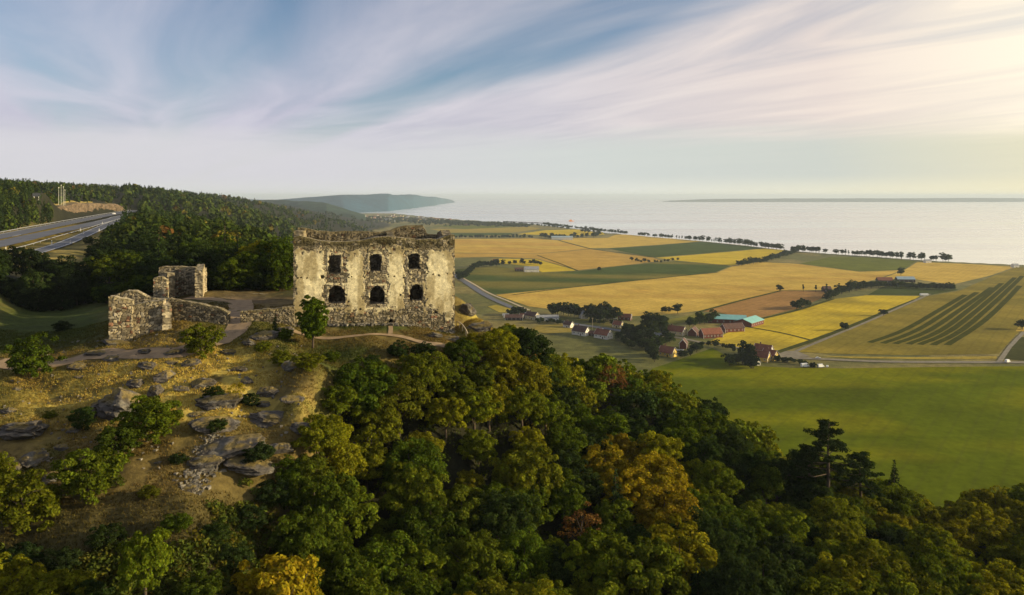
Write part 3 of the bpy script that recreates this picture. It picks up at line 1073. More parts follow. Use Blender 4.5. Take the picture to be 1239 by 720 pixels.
low_wall('low curved-topped rubble wall running from gate tower to the path', 204, 119.5, 276, 119.5, .9, [(203, 361.5), (215, 363), (240, 367), (258, 371), (268, 373.5), (276, 378)], 61)
low_wall('low rubble wall between the path and the castle front corner', 291, 119.5, 356, 121.5, .9, [(290, 377), (300, 375.5), (325, 374), (345, 372), (357, 371)], 62)
low_wall('long low wall along the back of the castle forecourt', 250, 152, 354, 150, .8, [(249, 356), (270, 354.5), (300, 355.5), (330, 356), (355, 356.5)], 63)

# railing down the bank beside the castle
h0 = on_ray(552, 133); h1 = on_ray(568, 122.5)
hr = thing('handrail', 'pale timber handrail slanting down the bank beside the castle corner', 'handrail', (h0[0], h0[1], zat(*h0)))
for k in range(5):
    q = [h0[i] + (h1[i] - h0[i]) * k / 4 for i in (0, 1)]
    zq = zat(*q)
    put('post', MB().box((0, 0, .5), (.14, .14, 1.2)).mesh('post', M_timber), hr, (q[0] - h0[0], q[1] - h0[1], zq - hr.location.z))
rail = MB()
rail.tube([(h0[0] + (h1[0] - h0[0]) * k / 8 - h0[0], (h1[1] - h0[1]) * k / 8, zat(h0[0] + (h1[0] - h0[0]) * k / 8, h0[1] + (h1[1] - h0[1]) * k / 8) + 1.1 - hr.location.z) for k in range(9)], [.11] * 9, 6)
put('rail', rail.mesh('rail', M_timber), hr)


# ------------------------------------------------------------------ rocks
def rock_mesh(seed, sub=5):
    bm = bmesh.new()
    bmesh.ops.create_icosphere(bm, subdivisions=sub, radius=1.0)
    P = np.array([v.co[:] for v in bm.verts])
    Fq = np.array([[v.index for v in f.verts] for f in bm.faces])
    bm.free()
    o = seed * 13.7
    n = fbm(P[:, 0] * 1.1 + o, P[:, 1] * 1.1 + P[:, 2] * .9 + o, 4, seed)
    # facets: clip against random planes for broken rock
    rg_ = np.random.default_rng(seed)
    Q = P * (.82 + .5 * (n - .5))[:, None]
    for _ in range(14):
        nrm = rg_.normal(size=3); nrm[2] *= .7; nrm /= np.linalg.norm(nrm)
        dd = Q @ nrm - (.45 + .3 * rg_.random())
        Q -= np.where(dd > 0, dd * .88, 0)[:, None] * nrm
    strata = vnoise(Q[:, 2] * 7 + o + Q[:, 0] * 2.5, Q[:, 1] * 1.5 + o, seed + 2)
    cr = fbm(P[:, 0] * 4 + o, P[:, 1] * 4 + P[:, 2] * 5, 3, seed + 3)
    Q *= (1 + .20 * (strata - .5) + .26 * (cr - .5))[:, None]
    c = np.array((.088, .078, .066))[None] * (.55 + .9 * cr + .3 * (strata - .5))[:, None]
    lich = sstep(fbm(P[:, 0] * 2.2 + o, P[:, 1] * 2.2 + P[:, 2], 3, seed + 4), .55, .68)
    c = c * (1 - .55 * lich[:, None]) + np.array((.17, .16, .13)) * .55 * lich[:, None]
    grass = sstep(P[:, 2], .25, .7) * sstep(fbm(P[:, 0] * 2 + o, P[:, 1] * 2, 3, seed + 6), .40, .56)
    c = c * (1 - .8 * grass[:, None]) + np.array((.20, .15, .045)) * .8 * grass[:, None]
    return mesh_np('rock_outcrop', Q, Fq, M_rock, False, c)


ROCKS = [rock_mesh(100 + i) for i in range(6)]
# (px, py, distance, half-width px, half-height px, depth factor, label)
rock_list = [
    (150, 480, 93, 40, 26, .9, 'biggest rounded grey outcrop with grassy top above the bushes'),
    (118, 490, 93, 18, 15, .8, 'dark steep rock face on the shaded flank of the biggest outcrop'),
    (30, 515, 88, 36, 13, .8, 'long flat dark rock slab in the dry grass near the photo edge'),
    (45, 550, 82, 17, 14, .8, 'square cracked grey boulder below the long flat slab'),
    (12, 560, 80, 17, 17, .9, 'broken grey rock at the very edge of the photo'),
    (90, 518, 88, 10, 7, .8, 'small low rock beside the shrub under the biggest outcrop'),
    (200, 452, 101, 17, 11, .8, 'ridge of dark rock behind the biggest outcrop'),
    (232, 437, 105, 11, 7, .8, 'pointed dark boulder just below the round bush'),
    (180, 440, 104, 14, 6, .8, 'low rock shelf beside the sandy track'),
    (243, 462, 99, 15, 12, .8, 'cluster of dark stones in the golden grass'),
    (270, 480, 94, 32, 14, .8, 'wide dark ledge under the bare yellow shrub'),
    (325, 470, 97, 16, 9, .8, 'rounded grey rock above the gully'),
    (298, 459, 99, 10, 7, .8, 'small twin rock above the wide dark ledge'),
    (263, 512, 90, 28, 9, .8, 'flat topped rock below the golden slope'),
    (330, 502, 91, 30, 11, .8, 'broad rock shelf between the gully and the wood'),
    (292, 533, 86, 36, 14, 1.0, 'big smooth grey slab at the head of the dark gully'),
    (252, 556, 80, 24, 13, .8, 'dark rock wall above the pale scree'),
    (304, 556, 81, 34, 11, .9, 'shadowed cliff under the big smooth slab'),
    (302, 412, 114, 12, 6, .8, 'tilted dark slab beside the path to the courtyard'),
    (322, 404, 115, 16, 7, .9, 'rocky knoll under the low wall by the castle'),
    (345, 398, 118, 16, 7, .8, 'layered rock between low wall and the tall tree'),
    (355, 440, 109, 12, 10, .8, 'rounded rock in the bushes below the tall tree'),
    (150, 412, 112, 22, 6, 1.0, 'rock shelf at the foot of the gate tower'),
    (118, 425, 109, 16, 5, .8, 'low stones beside the bend of the track'),
    (525, 404, 123, 13, 5, .8, 'rock at the foot of the castle corner'),
    (545, 408, 122, 12, 5, .8, 'flat rock on the footpath below the castle corner'),
    (566, 372, 138, 12, 12, 1.0, 'tall rock knob beside the castle corner'),
    (588, 378, 137, 14, 7, 1.0, 'pale rock shelf on the bank beyond the castle corner'),
    (583, 392, 131, 16, 6, 1.0, 'low ochre rock at the edge of the wood by the castle'),
    (405, 482, 97, 12, 8, .8, 'grey stone at the edge of the wood above the green trees'),
    (20, 470, 97, 7, 3, .8, 'little pale stone on the dry slope near the field bush'),
    (96, 455, 101, 5, 3, .8, 'single brown stone beside the sandy track'),
    (165, 462, 99, 13, 8, .8, 'grey crest rock on top of the biggest outcrop'),
    (62, 575, 78, 13, 9, .8, 'mossy rock above the shrub on the lower slope'),
    (278, 425, 109, 11, 5, .8, 'fallen slab between the round bush and the path'),
    (95, 442, 104, 14, 4, .8, 'low bare bedrock strip on the castle side of the track'),
    (135, 432, 106, 13, 4, .8, 'flat bedrock hump inside the bend of the track'),
    (212, 425, 108, 12, 4, .8, 'flat bedrock shelf below the notch of the gate tower'),
    (176, 424, 108, 10, 3.5, .8, 'narrow rock ledge between gate tower and track'),
    (222, 470, 98, 9, 5, .8, 'lumpy grey rock in the middle of the golden grass'),
    (208, 438, 105, 8, 4, .8, 'low rock lip left of the pointed dark boulder'),
    (290, 445, 103, 12, 5, .8, 'low rock hump on the golden slope under the path'),
    (318, 488, 95, 12, 4, .8, 'thin rock shelf above the broad shelf by the wood'),
    (355, 482, 97, 14, 5, .8, 'rock strip at the top edge of the gully, nearest the wood'),
    (365, 515, 90, 16, 7, .8, 'dark bedrock face half under the wood edge trees'),
    (340, 540, 85, 16, 8, .8, 'dark crag under the bushes at the gully rim'),
    (228, 590, 76, 12, 6, .8, 'mossy stone block below the scree'),
    (75, 540, 83, 10, 5, .8, 'low grey stone beside the square cracked boulder'),
    (12, 495, 93, 14, 5, .8, 'flat rock plate at the photo edge above the long slab'),
    (240, 500, 92, 10, 4, .8, 'thin pale rock plate in the golden grass by the flat topped rock'),
    (190, 470, 96, 12, 12, .9, 'cleft rock between biggest outcrop and golden grass'),
]
for i, (px, py, Dd, hw, hh, df, lb) in enumerate(rock_list):
    x, y = ground_hit(px, py + hh * .55)
    k = y / F
    z = zat(x, y)
    o = put('rock_outcrop', ROCKS[i % 6], None, (x, y, z + hh * k * .05), None, (hw * k * 1.35, hw * k * 1.2 * df, hh * k * 1.05))
    o.rotation_euler = (.12 * math.sin(i * 2.3), .12 * math.cos(i * 1.7), i * 1.37)
    if hw / hh > 1.6:
        o.rotation_euler[2] = .35 * math.sin(i * 2.1) + (3.14 if i % 2 else 0)
    tag(o, lb, 'rock', 'rock outcrops on the castle hill')

# pale scree in the gully
rg = np.random.default_rng(5)
pp = []
for _ in range(300):
    tt_ = rg.random()
    px = 262 - 30 * tt_ + rg.normal(0, 6 + 5 * tt_); py_ = 0; Dd = 85 - 9 * tt_ + rg.normal(0, .8)
    x, y = on_ray(px, Dd)
    pp.append((x, y, zat(x, y) + .03))
scr = loose_stones('scree', pp, .30, 6, None, M_rock)
tag(scr, 'pale broken scree spilling down the dark gully', 'scree')
pp = []
for _ in range(260):
    px, Dd = rg.uniform(0, 370), rg.uniform(78, 122)
    x, y = on_ray(px, Dd)
    pp.append((x, y, zat(x, y) + .05))
scr = loose_stones('scattered_stones', pp, .24, 8, None, M_rock)
tag(scr, 'small grey stones scattered over the dry castle slope', 'stones')


# ------------------------------------------------------------------ strips: paths, roads
def strip(name, pts, width, mat, dz=.06, kind='structure', step=2.0, label=None, flat=False, wend=None, cross=4):
    P = [Vector((p_[0], p_[1], 0)) for p_ in pts]
    # Catmull-Rom through the survey points
    out = []
    for i in range(len(P) - 1):
        p0, p1, p2, p3 = P[max(i - 1, 0)], P[i], P[i + 1], P[min(i + 2, len(P) - 1)]
        n = max(2, int((p2 - p1).length / step))
        for k in range(n):
            q = k / n
            out.append(.5 * ((2 * p1) + (p2 - p0) * q + (2 * p0 - 5 * p1 + 4 * p2 - p3) * q * q + (3 * p1 - p0 - 3 * p2 + p3) * q ** 3))
    out.append(P[-1])
    A = np.array([[v.x, v.y] for v in out])
    d = np.gradient(A, axis=0); d /= np.maximum(np.linalg.norm(d, axis=1, keepdims=True), 1e-6)
    nrm = np.stack([-d[:, 1], d[:, 0]], -1)
    wd = np.linspace(width, wend or width, len(A))
    k = np.linspace(-.5, .5, cross + 1)
    X = A[:, 0, None] + nrm[:, 0, None] * wd[:, None] * k; Y = A[:, 1, None] + nrm[:, 1, None] * wd[:, None] * k
    if not flat and width > .0:
        jig = (vnoise(X * .7, Y * .7, 91) - .5) * (np.abs(k) > .45) * min(.5, width * .25)
        X = X + nrm[:, 0, None] * jig; Y = Y + nrm[:, 1, None] * jig
    Z = zw(X, Y)
    if flat:
        Z = np.maximum(np.repeat(Z.max(1, keepdims=True), cross + 1, 1), Z)
    Z = Z + dz
    I = np.arange(X.size).reshape(X.shape)
    q = np.stack([I[:-1, :-1], I[1:, :-1], I[1:, 1:], I[:-1, 1:]], -1).reshape(-1, 4)[:, ::-1]
    o = put(name, mesh_np(name, np.stack([X, Y, Z], -1).reshape(-1, 3), q, mat, True))
    return tag(o, label, None, None, kind), A, nrm


ray = lambda l: [on_ray(a, d) for a, d in l]
strip('path', ray([(-60, 107), (0, 107), (60, 106.5), (110, 108.5), (165, 108), (215, 108), (250, 112), (283, 116), (292, 122), (292, 132), (290, 142)]), 3.0, M_path, .10, label='sandy track curving up to the castle courtyard', wend=4.5)
strip('path', ray([(345, 119), (375, 118.2), (400, 118.0), (430, 118.6), (465, 120), (495, 119.5), (525, 117.8), (550, 118.2), (572, 122)]), .9, M_path, .12, label='narrow footpath along the foot of the castle facade', step=1)
strip('path', ray([(292, 137), (270, 140), (240, 143), (222, 146)]), 3.0, M_path, .10, label='worn earth track inside the castle forecourt')
strip('path', ray([(472.5, 120.6), (473, 124.4)]), .8, M_path, .10, label='short trodden spur up to the low doorway', step=.6)

# ------------------------------------------------------------------ motorway on the plateau
def road_pts(l):
    return [on_ray(a, z * F / (b_ - HZ)) for a, b_, z in l]


far_c = road_pts([(-330, 345, 17.3), (-150, 313, 17.5), (0, 286, 17.6), (60, 274, 17.6), (132, 260, 17.6), (165, 254.5, 17.6)])
near_c = road_pts([(-330, 362, 17.4), (-150, 324, 17.6), (0, 294.5, 17.7), (60, 281, 17.7), (132, 265, 17.7), (160, 259, 17.7)])
ramp = road_pts([(-330, 430, 20.5), (-150, 371, 20.3), (0, 318, 20.2), (48, 303.5, 19.9), (86, 291, 19.6), (126, 274, 19.2), (150, 264, 18.6)])
_, fa, fn = strip('motorway', far_c, 11, M_asphalt, .45, step=8, flat=True, label='far carriageway of the motorway below the rock cutting')
_, na, nn = strip('motorway', near_c, 11, M_asphalt, .45, step=8, flat=True, label='near carriageway of the motorway')
_, ra, rn = strip('slip_road', ramp, 7, M_asphalt, .45, step=8, flat=True, label='slip road curving down beside the dry meadow')


def line_along(A, N, off, wdt, dz, name='road_marking', label=None, mat=None):
    P = A + N * off
    o, _, _ = strip(name, [tuple(q) for q in P[::3]], wdt, mat or M_paint, dz, step=8, flat=True, label=label, cross=1)
    return o


for (A, N, hw, nm) in ((fa, fn, 5.5, 'far carriageway'), (na, nn, 5.5, 'near carriageway'), (ra, rn, 3.5, 'slip road')):
    line_along(A, N, hw - .7, .35, .50, label='white edge line along the hill side of the ' + nm)
    line_along(A, N, -hw + .7, .35, .50, label='white edge line along the castle side of the ' + nm)


def guard_rail(A, N, off, label):
    P = A + N * off
    P = P[::2]
    z = zw(P[:, 0], P[:, 1]) + .4
    gr = thing('guard_rail', label, 'guard rail', (P[0][0], P[0][1], z[0]), 0, 'steel guard rails beside the motorway')
    mb = MB()
    mb.tube([(p_[0] - P[0][0], p_[1] - P[0][1], zz_ - z[0] + .65) for p_, zz_ in zip(P, z)], [.16] * len(P), 4)
    put('rail', mb.mesh('rail', M_galv), gr)
    pm = MB().box((0, 0, .3), (.14, .14, .75)).mesh('post', M_galv)
    for p_, zz_ in zip(P, z):
        put('post', pm, gr, (p_[0] - P[0][0], p_[1] - P[0][1], zz_ - z[0]))


guard_rail(na, nn, -6.3, 'steel guard rail on the castle side of the near carriageway')
guard_rail(fa, fn, 6.5, 'steel guard rail under the rock cutting')
pm = MB().box((0, 0, .75), (.30, .16, 1.5), 0).box((0, 0, 1.2), (.32, .18, .22), 1).mesh('marker_post', [M_trim, M_card])
for i, (px, py, z) in enumerate([(7, 295.5, 17.7), (12, 317, 20.1), (62.6, 296, 20), (85, 294.5, 19.6), (101, 281, 18.5), (97.6, 276, 17.8), (120, 279.5, 19.2), (124, 270, 18.2)]):
    x, y = on_ray(px, z * F / (py - HZ))
    o = put('marker_post', pm, None, (x, y, zat(x, y) + .2), 0.4, 1.15)
    tag(o, ['white marker post by the near carriageway at the photo edge', 'white marker post on the slip road nearest the lone field tree', 'white marker post on the slip road beyond the lone field tree',
            'white marker post where the slip road bends', 'white marker post on the grass between slip road and motorway', 'white marker post close to the near carriageway edge',
            'white marker post far up the slip road', 'white marker post where the slip road meets the motorway'][i], 'marker post', 'marker posts by the roads')
# rock cutting
cut = [on_ray(a, d) for a, d in [(52, 520), (62, 545), (75, 570), (95, 640), (115, 720), (140, 810), (152, 860)]]
s_n, t_n = 150, 16
kk = np.linspace(0, 1, s_n); kq = np.linspace(0, 1, len(cut))
cxx = np.interp(kk, kq, [c[0] for c in cut]); cyy = np.interp(kk, kq, [c[1] for c in cut])
hh = np.interp(kk, kq, [6, 8, 12, 14, 12, 11, 6])
S2, T2 = np.meshgrid(kk, np.linspace(0, 1, t_n), indexing='ij')
bz = np.full(s_n, H - 17.6)
rough = (fbm(S2 * 60, T2 * 3, 4, 61) - .5) * 8 + (vnoise(S2 * 150, T2 * 6, 62) - .5) * 4
back = T2 ** 1.5 * 3 + np.where(T2 > .93, 14, 0)
X2 = cxx[:, None] - back * .85 + rough * .5; Y2 = cyy[:, None] + back * .5 + rough * .4
Z2 = bz[:, None] - 1 + T2 * hh[:, None] * (1 + .25 * (fbm(S2 * 25, S2 * 0, 3, 63) - .5))
I2 = np.arange(S2.size).reshape(S2.shape)
q2 = np.stack([I2[:-1, :-1], I2[1:, :-1], I2[1:, 1:], I2[:-1, 1:]], -1).reshape(-1, 4)
rc = np.array((.125, .092, .060)) * (.25 + 1.5 * fbm(S2 * 110, T2 * 3, 4, 64))[..., None]
rc = np.where((T2 > .9)[..., None], np.array((.24, .19, .06)), rc)
o = put('rock_face', mesh_np('rock_face', np.stack([X2, Y2, Z2], -1).reshape(-1, 3), q2, M_rock, False, rc.reshape(-1, 3)))
tag(o, 'brown blasted rock cutting behind the motorway', 'rock face', None, 'structure')
# flagpoles on top of the cutting
for i, (px, top) in enumerate([(71, 12.5), (74, 14), (76.5, 13), (78.5, 11)]):
    x, y = on_ray(px, 590 + 4 * i)
    zb = float(bz[40]) + 8
    fp = thing('flagpole', ['white flagpole standing first in the group above the cutting', 'tallest white flagpole above the cutting', 'white flagpole third along above the cutting', 'shortest white flagpole beside the yellow bush above the cutting'][i], 'flagpole', (x, y, zb), 0, 'flagpoles above the rock cutting')
    put('pole', MB().tube([(0, 0, 0), (0, 0, 8), (0, 0, 18.0 * top / 14)], [.12, .10, .07], 6).mesh('pole', M_trim), fp)
    put('finial', MB().tube([(0, 0, 18 * top / 14), (0, 0, 18 * top / 14 + .5)], [.3, .3], 6).mesh('finial', M_trim), fp)
x, y = on_ray(44, 490)
rs = thing('road_sign', 'dark road sign on two pale legs beside the motorway', 'road sign', (x, y, zat(x, y)), .5)
put('sign_panel', MB().box((0, 0, 3.6), (4.4, .2, 2.2)).mesh('sign_panel', M_card), rs)
lg = MB().box((0, 0, 1.25), (.5, .3, 2.5)).mesh('leg', M_trim)
put('leg', lg, rs, (-1.3, 0, 0)); put('leg', lg, rs, (1.3, 0, 0))


# ------------------------------------------------------------------ fields of the plain
def clean_poly(P):
    return [tuple(q) for q in P]


def field(label, pts, colr_, stripes=None, name='field', dz=.25, cell=40, var=.12, patch=None):
    P = hits(pts)
    bm = bmesh.new()
    vs_ = [bm.verts.new((q[0], q[1], 0)) for q in P]
    bm.faces.new(vs_)
    bmesh.ops.triangulate(bm, faces=bm.faces[:])
    for ax in (0, 1):
        lo, hi = P[:, ax].min(), P[:, ax].max()
        n = int(min(90, (hi - lo) / cell))
        nv = (1, 0, 0) if ax == 0 else (0, 1, 0)
        for k in range(1, n + 1):
            cpt = lo + (hi - lo) * k / (n + 1)
            bmesh.ops.bisect_plane(bm, geom=bm.verts[:] + bm.edges[:] + bm.faces[:], plane_co=(cpt, 0, 0) if ax == 0 else (0, cpt, 0), plane_no=nv)
    V = np.array([v.co[:] for v in bm.verts])
    bm.verts.index_update()
    Fs = [[v.index for v in f.verts] for f in bm.faces]
    # stand upright
    bm.free()
    V[:, 2] = zw(V[:, 0], V[:, 1]) + dz
    nq = fbm(V[:, 0] / 120, V[:, 1] / 60, 4, 81)
    c = np.asarray(colr_)[None] * (1 + var * 2.2 * (nq - .5))[:, None]
    if patch is not None:
        pc, amt, sc = patch
        m_ = sstep(fbm(V[:, 0] / sc, V[:, 1] / (sc * .28), 4, 82), .48, .66)[:, None] * amt
        c = c * (1 - m_) + np.asarray(pc)[None] * m_
    me_ = bpy.data.meshes.new(name)
    a0 = P
    me_.from_pydata(V.tolist(), [], Fs)
    me_.materials.append(M_field)
    ca = me_.color_attributes.new('Col', 'FLOAT_COLOR', 'POINT')
    cc = np.ones((len(V), 4), np.float32); cc[:, :3] = c
    ca.data.foreach_set('color', cc.ravel())
    if sum(me_.polygons[i].normal.z for i in range(min(20, len(me_.polygons)))) < 0:
        me_.flip_normals()
    me_.polygons.foreach_set('use_smooth', [True] * len(me_.polygons))
    return tag(put(name, me_), label, None, None, 'structure')


WH = (.50, .345, .075); WH2 = (.43, .275, .065); YEL = (.50, .37, .035); DGR = (.060, .085, .024); OLV = (.19, .155, .030); BRN = (.31, .175, .060); LGR = (.12, .135, .025); FGR = (.088, .112, .003)
field('far yellow field in front of the shoreline trees', [(625, 283.5), (660, 278.5), (725, 279), (732, 284), (690, 285)], YEL, cell=120)
field('thin far green strip of fields', [(520, 273), (600, 271.8), (640, 273.5), (560, 277)], LGR, cell=150)
field('thin far gold strip of fields', [(520, 277), (562, 277.4), (640, 274), (655, 277), (618, 281.5), (540, 281.5)], (.30, .23, .05), cell=120)
field('far dark green strip behind the row of small trees', [(530, 282), (618, 282), (622, 284), (540, 286)], DGR, cell=120)
field('wide golden wheat field right behind the castle', [(540, 289.5), (645, 288.5), (676, 291), (713, 301), (650, 307), (540, 306)], WH, patch=((.42, .24, .06), .6, 260))
field('ochre stubble field between the wheat and green fields', [(540, 306.5), (650, 307.5), (714, 301.5), (790, 312), (800, 316), (755, 321), (700, 327), (650, 313), (600, 311), (540, 312)], WH2)
field('golden wheat field along the shore trees', [(678, 291), (690, 288), (735, 288), (745, 284), (800, 284.8), (848, 292), (735, 300.3), (714, 300.5)], WH)
field('dark green wedge of field between two golden fields', [(737, 301), (848, 292.4), (900, 297.5), (925, 300), (860, 306), (792, 311.5)], DGR)
field('bright yellow field tapering towards the shore', [(793, 312), (862, 306.5), (928, 300.5), (958, 303), (915, 316), (885, 321.5), (820, 315.5)], YEL)
field('green field crossed by a faint track', [(552, 326), (600, 322), (655, 330), (700, 328.5), (755, 321.5), (818, 316.2), (884, 322), (866, 329.5), (720, 345), (622, 354), (598, 356), (575, 346), (556, 338)], DGR, patch=((.20, .165, .04), .75, 320))
field('small yellow field corner near the far barn', [(596, 313), (650, 314), (699, 327.5), (656, 329.5), (640, 322), (602, 318.5)], YEL)
field('great golden wheat field in the middle of the plain', [(600, 357), (622, 354.8), (720, 345.6), (868, 329.8), (886, 322.6), (918, 317), (966, 319.5), (1040, 329), (1092, 327), (1060, 338), (1005, 351), (945, 351.5), (845, 376.5), (800, 381), (740, 384), (690, 377), (640, 371)], WH, cell=30, patch=((.40, .24, .055), .6, 200))
field('small green field in the lee of the hedge', [(968, 319), (1005, 310.8), (1060, 312), (1108, 316), (1093, 326.5), (1040, 328.5)], LGR)
field('golden field below the shore trees by the far barn', [(1094, 327), (1110, 317), (1175, 319.8), (1228, 322.8), (1200, 333), (1152, 344.5), (1108, 338), (1064, 338)], WH)
field('brown ploughed field beside the teal roofed barn', [(847, 377), (945, 352), (1000, 352), (1004, 357), (967, 373), (906, 388), (893, 384), (870, 378)], BRN, cell=25)
field('bright yellow field beside the teal roofed barn', [(852, 417), (880, 403), (907, 389), (968, 374.5), (1008, 362), (1048, 357.5), (1113, 358.5), (1090, 371), (996, 409), (952, 424.5), (924, 423.5)], YEL, cell=20, patch=((.30, .235, .035), .8, 120))
field('dark green paddock behind the hedge', [(1050, 356.8), (1068, 347), (1152, 348), (1160, 351), (1122, 357.5)], (.055, .07, .02), cell=25)
field('broad olive field with dark mown bands', [(960, 425.5), (998, 410), (1092, 372), (1122, 359), (1160, 352), (1203, 333.5), (1230, 323.5), (1400, 327), (1400, 392), (1239, 395), (1208, 428.5), (1100, 430), (1000, 428)], OLV, cell=25, patch=((.26, .20, .035), .7, 160))
field('pale gold verge strip along the lane', [(990, 431), (1100, 432.4), (1206, 431.4), (1206, 434.6), (1120, 435), (1030, 433.6)], (.34, .26, .05), cell=20)
field('dark green crop patch at the end of the lane', [(1213, 434.5), (1232, 408), (1400, 408), (1400, 437.5), (1240, 436.6)], (.06, .062, .02), cell=20)
field('small golden corner field beyond the dark patch', [(1229, 401), (1239, 386), (1400, 386), (1400, 404)], WH, cell=20)
field('big green meadow sweeping up to the lane and farmhouse', [(760, 470), (790, 446), (820, 436), (862, 421.5), (900, 442.6), (958, 445.4), (1020, 446), (1239, 443.5), (1420, 444), (1420, 640), (1160, 640), (950, 610), (860, 560)], FGR, cell=16, var=.25, patch=((.165, .165, .004), .85, 110))
field('dry grass field beside the village road', [(600, 369), (640, 379), (604, 378), (590, 371)], (.34, .27, .05), cell=20)
field('dry meadow between the village houses and the wood', [(650, 394), (690, 391), (706, 396), (690, 402), (660, 404), (640, 400)], (.27, .21, .05), cell=20)
field('pale meadow along the village lane', [(745, 397), (800, 389), (840, 380.5), (868, 378.5), (860, 383.5), (800, 396), (765, 402)], (.17, .16, .035), cell=20)


def vstrip(name, pts, width, mat, dz, label, wend=None):
    return strip(name, [tuple(q) for q in hits(pts)], width, mat, dz, step=10, label=label, wend=wend)


vstrip('country_road', [(540, 328), (556, 337), (570, 346), (585, 356), (605, 366), (640, 380), (665, 387), (700, 393), (735, 398), (770, 404)], 12, M_asphalt, .5, 'grey country road running past the castle to the village', 9)
vstrip('road_verge', [(548, 329.5), (562, 337.6), (576, 345.6), (592, 355), (615, 364.6), (640, 375.5)], 4, bpy.data.materials['pale_timber'], .42, 'pale dry verge along the country road')
vstrip('lane', [(770, 404), (815, 408), (850, 415), (880, 419), (905, 424), (925, 430)], 6, M_lane, .5, 'narrow lane between the red barns and the gabled farmhouse')
vstrip('lane', [(915, 436), (950, 433.5), (985, 434.5), (1040, 437), (1100, 438.5), (1239, 439), (1400, 440)], 8, M_lane, .5, 'straight farm lane along the top of the big green meadow')
vstrip('lane', [(955, 429), (1000, 410), (1060, 385), (1112, 362), (1125, 356)], 4, M_lane, .5, 'dirt track between the yellow field and the banded field')
vstrip('lane', [(1208, 440), (1222, 420), (1239, 402)], 4, M_lane, .5, 'short farm track beside the dark crop patch')
vstrip('farm_yard', [(928, 434), (950, 429.5), (972, 428.5)], 26, M_lane, .46, 'grey gravel yard beside the gabled farmhouse')
m_dark = mat_plain('ditch_grass', (.060, .065, .018), .95, .3, .1, 0.0)
vstrip('ditch', [(940, 427), (998, 407), (1055, 384.5), (1108, 363)], 7, m_dark, .46, 'dark grassy ditch beside the dirt track')
vstrip('ditch', [(620, 357), (700, 347), (800, 336.5), (868, 330)], 5, m_dark, .46, 'thin dark field boundary above the great wheat field')
vstrip('ditch', [(845, 378), (900, 363), (945, 352)], 6, m_dark, .46, 'dark boundary between wheat and ploughed field')
vstrip('ditch', [(676, 291), (714, 301), (760, 307), (795, 312)], 7, m_dark, .46, 'dark boundary between ochre and golden fields')
vstrip('ditch', [(650, 309), (680, 320), (699, 328)], 5, m_dark, .46, 'dark edge of the small yellow field')
vstrip('ditch', [(906, 389.5), (967, 375), (1008, 362)], 6, m_dark, .46, 'dark boundary between ploughed and yellow fields')
vstrip('field_track', [(905, 396), (945, 403), (985, 413)], 4, bpy.data.materials['ditch_grass'], .46, 'dark wheel track crossing the bright yellow field')
m_band = mat_plain('mown_band', (.055, .058, .010), .95, .2, .08, 0.0)
for i, (x0, y0, x1, y1, x2, y2) in enumerate([(1052, 415, 1105, 394, 1168, 357), (1068, 416, 1120, 394, 1182, 354), (1083, 416.5, 1136, 393, 1200, 348), (1099, 417, 1152, 391, 1212, 343), (1113, 417.5, 1166, 389, 1228, 336), (1129, 418, 1180, 387, 1237, 334), (1146, 418, 1196, 384, 1234, 346)]):
    vstrip('mown_band', [(x0, y0), (x1, y1), (x2, y2)], 6.5, m_band, .46, ['first dark mown band, nearest the dirt track', 'second dark mown band from the dirt track', 'third dark mown band from the dirt track', 'middle dark mown band of the olive field', 'dark mown band reaching towards the shore trees', 'longest dark mown band of the olive field', 'last faint dark mown band of the olive field'][i], 8.5)


# ------------------------------------------------------------------ houses
WIN = MB().box((0, -.05, 0), (1.3, .14, 1.5), 0).box((0, -.09, .02), (1.0, .12, 1.2), 1).mesh('window', [M_trim, M_glass])
DOOR = MB().box((0, -.05, 0), (1.2, .14, 2.1), 0).mesh('door', M_darkwall)


